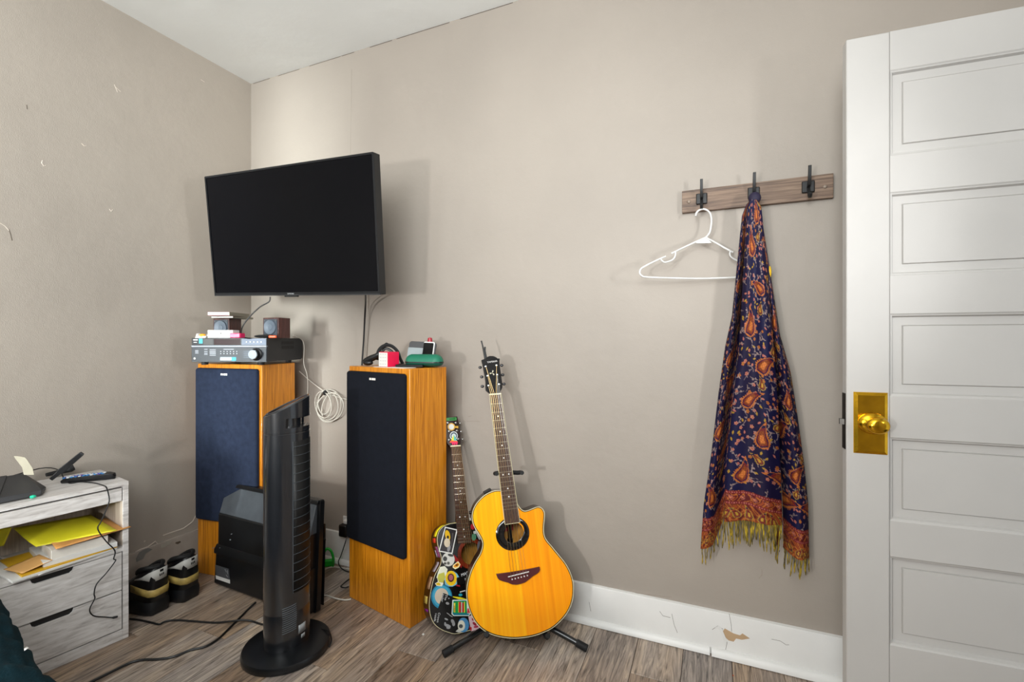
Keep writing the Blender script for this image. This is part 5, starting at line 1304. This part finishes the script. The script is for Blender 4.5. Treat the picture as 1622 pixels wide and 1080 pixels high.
for i in range(11):
    for j in range(3):
        c_ = cR + dR*LR*(.06 + .072*i) + nR*(.02 + (j-1)*.0095) + V((0, 0, .0215 + .004*min(1, i/9)))
        MB().box((-.0032, -.003, -.002), (.0032, .003, .0022), Matrix.Translation(c_)).build('button', btc[random.choice((0, 1, 1, 0, 2))], rmo, smooth=0)
# black cylinder microphone
o1 = ontop(104, 752, NH) + V((0, 0, .018)); o2 = o1 + V((-.05, .02, .0)) + V((0, 0, .014))
simple('microphone', 'short black microphone behind the handset', 'microphone', M_rubber, ontop(104, 752, NH), MB().tube([o1 + V((.0, -.06, -.002)), o1, o1 + V((.008, .012, .006)), o1 + V((.012, .022, .010))], [.007, .010, .015, .012], 12))
# cable over the front of the nightstand
def cable(name, label, pts, r, m, smoothn=5, origin=None, cat='cable'):
    ps = catmull(pts, smoothn, False)
    return simple(name, label, cat, m, origin or pts[0], MB().tube(ps, r, 7))
def NP(px, py, c): return Fn.W(*Fn.loc(px, py, c), c)
cable('usb_cable', 'thin black cable hanging down the nightstand front, plug end loose', [RP(-.30, -.17, .05), ontop(62, 742, NH+.045), ontop(92, 744, NH+.04), ontop(101, 757, NH+.012), ontop(110, 765, NH+.003), ontop(128, 763, NH+.003), ontop(150, 765, NH+.003), ontop(164, 769, NH+.003), NP(169, 773, .006), NP(173, 790, .010), NP(170, 803, .020), NP(160, 826, .03), NP(155, 838, .035), NP(168, 857, .03), NP(182, 872, .024), NP(180, 885, .022), NP(183, 888, .022), NP(168, 908, .024), NP(153, 925, .025), NP(149, 940, .022), NP(150, 948, .022), NP(142, 965, .022), NP(148, 975, .020), NP(165, 977, .018), NP(178, 978, .018)], .0021, M_cable, 4, cat='cable')
simple('usb_plug', 'small black plug with metal tip at the loose cable end', 'plug', M_black, NP(182, 978, .018), MB().tube([NP(177, 978, .018), NP(180, 978, .018), NP(186, 976.5, .018)], [.002, .0045, .004], 8))
# papers on the shelf
def sheet(name, label, q, m, zoff=0, bend=0, cat='paper', th=.0008, n=10):
    """q: four room points, corners in order"""
    q = [V(p) for p in q]; vs = []
    for i in range(n+1):
        for j in range(n+1):
            s_, t_ = i/n, j/n; p = q[0]*(1-s_)*(1-t_) + q[1]*s_*(1-t_) + q[2]*s_*t_ + q[3]*(1-s_)*t_
            p = p + V((0, 0, bend*math.sin(math.pi*t_)*(.5+.5*math.cos(math.pi*s_)) + zoff)); vs.append(p)
    return simple(name, label, cat, m, q[0], MB().add(vs, [(i*(n+1)+j, (i+1)*(n+1)+j, (i+1)*(n+1)+j+1, i*(n+1)+j+1) for i in range(n) for j in range(n)]), smooth=60, solid=th)
SH = .353
M_yel = mat('yellow_folder', '#cfc621', .55, var=.12, scale=8); M_yel2 = mat('orange_yellow_folder', '#cfa01e', .55); M_man = mat('manila', '#c98f4e', .6)
def SP(px, py, z_): return AT(px, py, z=z_)
def stack(name, label, cat, m, a0, c0, a1, c1, z0_, z1_, yaw=0):
    b = MB(); cx, cc = (a0+a1)/2, (c0+c1)/2
    def q(a, c): 
        a -= cx; c -= cc; return (cx + a*math.cos(yaw) - c*math.sin(yaw), cc + a*math.sin(yaw) + c*math.cos(yaw))
    lo = [Fn.W(q(a, c)[0], z0_, q(a, c)[1]) for a, c in ((a0, c0), (a1, c0), (a1, c1), (a0, c1))]
    hi = [p + V((0, 0, z1_-z0_)) for p in lo]
    return simple(name, label, cat, m, lo[0], b.hexa(lo, hi), .0008, smooth=0)
stack('paper_stack', 'loose white papers lowest on the nightstand shelf', 'paper', M_paper, -.33, -.22, -.045, .012, SH, SH+.007, R(-6))
stack('folder', 'orange-yellow folder between the loose papers and the white pad', 'folder', M_yel2, -.30, -.22, -.04, .006, SH+.0072, SH+.0125, R(-3))
stack('writing_pad', 'thick white writing pad in the middle of the shelf pile', 'paper pad', M_paper, -.235, -.21, -.032, .0, SH+.0127, SH+.030, R(2))
stack('book', 'closed white paperback on the shelf pile under the yellow folder', 'book', mat('offwhite_book', '#dcd6cc', .6), -.215, -.2, -.06, -.006, SH+.0302, SH+.062, R(1))
zt_ = SH+.066
sheet('folder', 'manila folder sticking out under the bright yellow folder', [Fn.W(-.21, zt_+.004, .014), Fn.W(.004, zt_+.010, .014), Fn.W(-.02, zt_+.014, -.17), Fn.W(-.20, zt_+.02, -.2)], M_man, cat='folder')
sheet('folder', 'bright yellow folder on top of the shelf pile', [SP(57, 866, .424), SP(186, 840, .437), SP(143, 815, .452), SP(21, 836, .478)], M_yel, bend=-.004, cat='folder')
sheet('folder', 'curled yellow-green folder at the left of the shelf', [SP(-30, 872, .41), SP(6, 864, .42), SP(19, 835, .487), SP(-30, 840, .49)], M_yel, bend=-.01, cat='folder')
sheet('paper_sheet', 'white paper sheet jutting out over the upper drawer', [SP(62, 911, SH+.0015), SP(120, 884, SH+.0015), Fn.W(-.24, SH+.0015, -.10), SP(-12, 878, SH+.004)], mat('white_sheet', '#e8e4e2', .6), cat='paper')
sheet('envelope', 'small peach envelope lying left of the white pad', [Fn.W(-.29, SH+.016, .002), Fn.W(-.215, SH+.030, -.002), Fn.W(-.23, SH+.034, -.09), Fn.W(-.32, SH+.02, -.08)], mat('peach_envelope', '#d8a565', .6), cat='envelope')

# ================================================================== BED
Fbd = Frame((.724, -1.28, 0), (.986, -.165, 0), (0, 0, 1))
bed = thing('bed', Fbd.W(.3, 0, .7), 'bed under a dark teal quilted blanket in the lower left corner', 'bed')
m = MB(); nA, nC = 170, 150; a0, a1 = -.28, 1.0
prof_pts = []
# path over the edge: up the side, round the edge, across the top
def edgepath(s):
    # s in metres from the floor side
    r_ = .09; hs = .50
    if s < hs - r_ - .05: return (0.0, .05 + s)
    s2 = s - (hs - r_ - .05); 
    if s2 < r_*math.pi/2: t = s2/r_; return (r_ - r_*math.cos(t), hs - r_ + r_*math.sin(t))
    return (r_ + s2 - r_*math.pi/2, hs)
tot = 1.75; vs = []
random.seed(4)
for j in range(nC+1):
    s = tot*(j/nC)**1.0; c_, h_ = edgepath(s)
    c2, h2_ = edgepath(s+.004); tx, tz = c2-c_, h2_-h_; ll = math.hypot(tx, tz) or 1; nx_, nz_ = -tz/ll, tx/ll
    for i in range(nA+1):
        a = a0 + (a1-a0)*i/nA
        pf = .009*abs(math.sin(math.pi*(s/.034 + .35*math.sin(a*11))))*(.75+.25*math.sin(a*70+s*30)) + .004*math.sin(a*37+s*21) + .008*math.sin(a*7+s*5)
        vs.append(Fbd.W(a, h_ + nz_*pf, c_ + nx_*pf))
m.add(vs, [(j*(nA+1)+i, j*(nA+1)+i+1, (j+1)*(nA+1)+i+1, (j+1)*(nA+1)+i) for j in range(nC) for i in range(nA)])
m.build('quilt', mat('dark_teal_quilt', '#04222a', .9, var=.3, scale=30, bump=.6, bscale=260, spec=.15), bed, smooth=70)
MB().hexa([Fbd.W(a0+.03, .07, .03), Fbd.W(a1-.03, .07, .03), Fbd.W(a1-.03, .07, 1.20), Fbd.W(a0+.03, .07, 1.20)], [Fbd.W(a0+.03, .46, .03), Fbd.W(a1-.03, .46, .03), Fbd.W(a1-.03, .46, 1.20), Fbd.W(a0+.03, .46, 1.20)]).build('mattress', M_paper, bed, bevel=.03)
for a in (a0+.1, a1-.1):
    for c in (.1, 1.1): MB().tube([Fbd.W(a, 0, c), Fbd.W(a, .07, c)], .025, 10).build('leg', M_black, bed)
pt = AT(38, 1027, z=.508)
simple('lint_scrap', 'tiny white paper scrap on the teal quilt', 'scrap', M_paper, pt, MB().add([pt, pt + V((.012, -.004, .001)), pt + V((.010, .004, .002)), pt + V((.003, .003, .003))], [(0, 1, 2, 3)]), solid=.0006)

# ================================================================== SHOES
M_shb = mat('black_shoe_leather', '#0c0c0e', .3, var=.3, scale=25); M_gold = mat('gold_band', '#a8904e', .5, var=.25, scale=60); M_tab = mat('pale_grey_tab', '#b9b7b2', .5)
def shoe(loc, yaw, label):
    t = thing('sneaker', loc, label, 'shoe', 'black sneakers by the nightstand', yaw); t.scale = (1, 1.12, 1.32)
    # heel at origin, toe towards +X
    secs = [(-.004, .024, .135), (.006, .034, .148), (.03, .040, .150), (.07, .042, .140), (.10, .042, .118), (.14, .044, .095), (.19, .048, .072), (.24, .045, .055), (.275, .030, .042), (.288, .012, .034)]
    m = MB(); vs = []; n_ = 12
    for x_, hw, ht in secs:
        for j in range(n_):
            a = math.pi*j/(n_-1); 
            ca_ = math.cos(a); vs.append(V((x_, hw*math.copysign(abs(ca_)**.5, ca_), .045 + (ht-.045)*max(math.sin(a), 0)**.55)))
    k = len(secs)
    m.add(vs, [(i*n_+j, i*n_+j+1, (i+1)*n_+j+1, (i+1)*n_+j) for i in range(k-1) for j in range(n_-1)] + [tuple(range(n_))])
    m.build('upper', M_shb, t, local=True, smooth=60, solid=.002)
    sole = [(x_, hw*1.1) for x_, hw, _ in secs]; poly = [(x_-.004, -hw) for x_, hw in sole] + [(x_, hw) for x_, hw in reversed(sole)]
    so_ = MB(); lvs = [(.010, 0), (.003, .006), (0, .022), (.001, .036), (.006, .050)]; vs_ = []
    for ins_, z_ in lvs:
        q_ = offs(poly, ins_) if ins_ else [V(p_) for p_ in poly]; vs_ += [V((p_[0], p_[1], z_)) for p_ in q_]
    kk_ = len(poly)
    so_.add(vs_, [(i*kk_+j, i*kk_+(j+1) % kk_, (i+1)*kk_+(j+1) % kk_, (i+1)*kk_+j) for i in range(4) for j in range(kk_)] + [tuple(range(kk_))[::-1], tuple(4*kk_+j for j in range(kk_))]).build('sole', mat('black_sole', '#0a0b0e', .45, var=.4, scale=30), t, local=True, smooth=70)
    hp_ = [(x_, y_) for x_, y_ in poly if x_ < .13]
    bd = MB(); pth = [(.10, -.0455), (.05, -.0435), (.01, -.0385), (-.006, -.024), (-.008, 0), (-.006, .024), (.01, .0385), (.05, .0435), (.10, .0455)]
    vs = [V((x_, y_, z_ + x_*.12)) for x_, y_ in pth for z_ in (.062, .084)]; k = len(pth)
    bd.add(vs, [(2*i, 2*i+1, 2*i+3, 2*i+2) for i in range(k-1)]).build('midsole_band', M_gold, t, local=True, smooth=60, solid=.002)
    tb_ = MB(); pth = [(.085, -.040), (.045, -.0395), (.012, -.0345), (-.005, -.020), (-.007, 0), (-.005, .020), (.012, .0345), (.045, .0395), (.085, .040)]
    hs = [.003, .008, .026, .034, .034, .034, .026, .008, .003]
    vs = [V((x_, y_, .128 + sg*h_/2 - abs(x_)*.2)) for (x_, y_), h_ in zip(pth, hs) for sg in (-1, 1)]
    tb_.add(vs, [(2*i, 2*i+1, 2*i+3, 2*i+2) for i in range(8)]).build('heel_tab', M_tab, t, local=True, smooth=60, solid=.002)['label'] = 'pale grey heel tab'
    lg_ = MB()
    for i, (yy, zz_, l_) in enumerate(((0, .140, .012), (-.006, .128, .003), (0, .127, .003), (.006, .127, .003))): lg_.box((-.0092, yy-l_/2, zz_-.006), (-.0075, yy+l_/2, zz_+.001))
    lg_.build('emblem', M_shb, t, local=True, smooth=0)
    MB().tube(catmull([(.008, 0, .147), (.03, .030, .150), (.07, .032, .140), (.105, .018, .122), (.112, 0, .116), (.105, -.018, .122), (.07, -.032, .140), (.03, -.030, .150)], 5) + [V((.008, 0, .147))], .0075, 8).build('collar', M_rubber, t, local=True)
    for i in range(4): MB().tube([(.12+i*.022, -.026, .104-i*.011), (.12+i*.022, 0, .113-i*.012), (.12+i*.022, .026, .104-i*.011)], .0028, 6).build('lace', mat('grey_lace', '#55565a', .6), t, local=True)
    return t
shoe((.318, -.535, 0), R(188), 'black sneaker with gold band nearest the wall corner, heel towards the room')
shoe((.300, -.652, 0), R(186), 'black sneaker with gold band next to the nightstand, heel towards the room')

# ================================================================== CABLES AND SMALL THINGS
fz = .0045
def FP(px, py, z_=fz): return AT(px, py, z=z_)
cable('power_cable', 'black power cable curving over the floor from the old television to the bed', [FP(405, 954, .02), FP(396, 962), FP(380, 978), FP(362, 996), FP(345, 1012), FP(325, 1024), FP(300, 1030), FP(275, 1040), FP(250, 1044), FP(225, 1045), FP(205, 1050), FP(180, 1062), FP(150, 1077), FP(120, 1092)], .0042, M_cable, 5)
cable('power_cable', 'black power cable running flat across the floor from shoes to fan', [FP(206, 980), FP(222, 982), FP(240, 986), FP(252, 988.5), FP(262, 984), FP(280, 982), FP(310, 984), FP(340, 986), FP(365, 984, .012), FP(385, 982, .013), FP(400, 984), FP(412, 988), FP(425, 990)], .0038, M_cable, 5)
# cables at the wall
def WP(px, py, Y=-.012): return AT(px, py, y=Y)
cable('tv_cable', 'straight black cable dropping from the television behind the right speaker', [WP(579, 466, -.20), WP(579, 480, -.10), WP(578, 500, -.05), WP(576, 540, -.03), WP(573.5, 575, -.03), WP(572, 620, -.03)], .0042, M_cable)
cable('tv_cable', 'thin grey strand in place of a shadow beside the straight black cable', [WP(584, 466, -.12), WP(584, 485, -.02), WP(583, 520, -.010), WP(580, 560, -.010), WP(579, 620, -.01)], .0022, mat('cable_shadow_grey', '#8f877c', .5))  # grey strand modelled where the black cable's shadow falls on the wall
cable('tv_cable', 'curved thin black cable from television down to the receiver', [AT(428, 470, w=2.2), AT(426, 478, w=2.2), AT(412, 486, w=2.2), AT(397, 500, w=2.2), AT(386, 514, w=2.2), AT(382, 526, w=2.18), AT(386, 534, w=2.15), AT(396, 536, w=2.14)], .003, M_cable)
cable('speaker_wire', 'pale wire running down the back edge of the receiver', [AT(464, 531, w=2.25), AT(477, 537, w=2.42), AT(481.5, 548, w=2.44), AT(481, 575, w=2.44), AT(486, 592, w=2.44), AT(487.5, 610, w=2.44), AT(486.5, 640, w=2.44)], .002, M_cablew)
cl_ = thing('coiled_cable', WP(515, 670, -.03), 'coil of white cable hanging on the wall between the two tower speakers', 'cable')
MB().tube(catmull([WP(474, 588, -.03), WP(492, 604, -.02), WP(513, 620, -.02)], 6, False), .0024, 7).build('lead', M_cablew, cl_)
MB().tube(catmull([WP(513, 620, -.02), WP(530, 627, -.016), WP(548, 632, -.014), WP(562, 633, -.014)], 6, False), .0024, 7).build('lead', M_cablew, cl_)
for i, (cx, cy, rx, ry, rot) in enumerate(((521, 643, 21, 26, 8), (518, 642, 19, 23, -5), (525, 645, 16, 24, 14), (514, 637, 11, 19, 4), (523, 645, 22, 23, 30), (512, 641, 14, 21, -10))):
    pts = [WP(*p, -.012 - .004*i) for p in circ(cx, cy, rx*.92, ry, 30, R(rot))]
    MB().tube(pts + [pts[0]], .0028, 7, caps=False).build('loop', M_cablew, cl_)
MB().ell(WP(515, 622, -.028), (.012, .010, .014)).build('cable_tie', M_rubber, cl_)
# wall adaptor with its cord
ad = thing('power_adapter', WP(547, 838, -.03), 'black power adapter plugged in low on the wall left of the right speaker', 'adapter')
c_ = WP(552, 832, -.004); MB().box((c_.x-.035, -.006, c_.z-.055), (c_.x+.035, -.0005, c_.z+.045)).build('outlet_plate', M_paper, ad, bevel=.002)
c_ = WP(548, 838, -.04); MB().box((c_.x-.026, -.066, c_.z-.032), (c_.x+.022, -.0062, c_.z+.028)).build('adapter_body', M_black, ad, bevel=.006)
c_ = WP(550, 829, -.05); MB().box((c_.x-.018, -.060, c_.z-.0), (c_.x+.024, -.008, c_.z+.018)).build('plug', M_paper, ad, bevel=.003)
cable('power_cable', 'black cord looping from the wall adapter to behind the right speaker', [WP(549, 852, -.06), WP(546, 862, -.07), FP(540, 880, .06), FP(536, 890, .04), FP(540, 899, .006), FP(550, 905, .005), FP(560, 905, .005)], .0026, M_cable)
cable('power_cable', 'black cord loop lying on the floor left of the right speaker', [FP(560, 915, .004), FP(552, 918), FP(542, 926), FP(540, 929), FP(546, 930.5), FP(552, 929)], .0026, M_cable)
cable('white_cable', 'white cable along the foot of the wall between the speakers', [FP(512, 903), FP(522, 899), FP(532, 898), FP(545, 900), FP(560, 903)], .0036, M_cablew)
cable('white_cable', 'white cable on the floor between waste bin and right speaker', [FP(508, 943), FP(518, 943), FP(530, 947), FP(545, 950), FP(556, 949)], .0034, M_cablew)
gh = AT(520, 897, z=0)
gn = thing('green_caddy', gh, 'small bright green plastic handle on the floor behind the waste bin', 'handle')
M_gr = mat('bright_green_plastic', '#17b531', .35)
MB().tube(catmull([FP(511, 897, .02), AT(512, 880, w=2.30), AT(517, 869.5, w=2.30), AT(524, 872, w=2.30), AT(528, 884, w=2.30), FP(527.5, 896, .02)], 6, False), .006, 8).build('handle', M_gr, gn)
q = [FP(509, 899, 0), FP(529, 897, 0)]; d_ = (q[1]-q[0]).normalized(); n_ = V((-d_.y, d_.x, 0))
MB().hexa([q[0], q[1], q[1]+n_*.03, q[0]+n_*.03], [p + V((0, 0, .03)) for p in (q[0], q[1], q[1]+n_*.03, q[0]+n_*.03)]).build('base', M_gr, gn, bevel=.004)
# scraps on the floor
for (px, py, s_, c, lab) in ((668, 1005, .008, '#d8d6d0', 'white paper crumb on the floor in front of the stickered guitar'), (1160, 1070, .004, '#b04a20', 'rust-red crumb on the floor under the scarf'), ):
    p = FP(px, py, 0); simple('crumb', lab, 'crumb', mat('crumb_' + c.lstrip('#'), c, .8), p, MB().add([p, p + V((s_, -.002, 0)), p + V((s_*1.2, s_*.8, .001)), p + V((.001, s_, .002)), p + V((s_*.5, s_*.5, s_*.5))], [(0, 1, 4), (1, 2, 4), (2, 3, 4), (3, 0, 4), (3, 2, 1, 0)]), smooth=0)
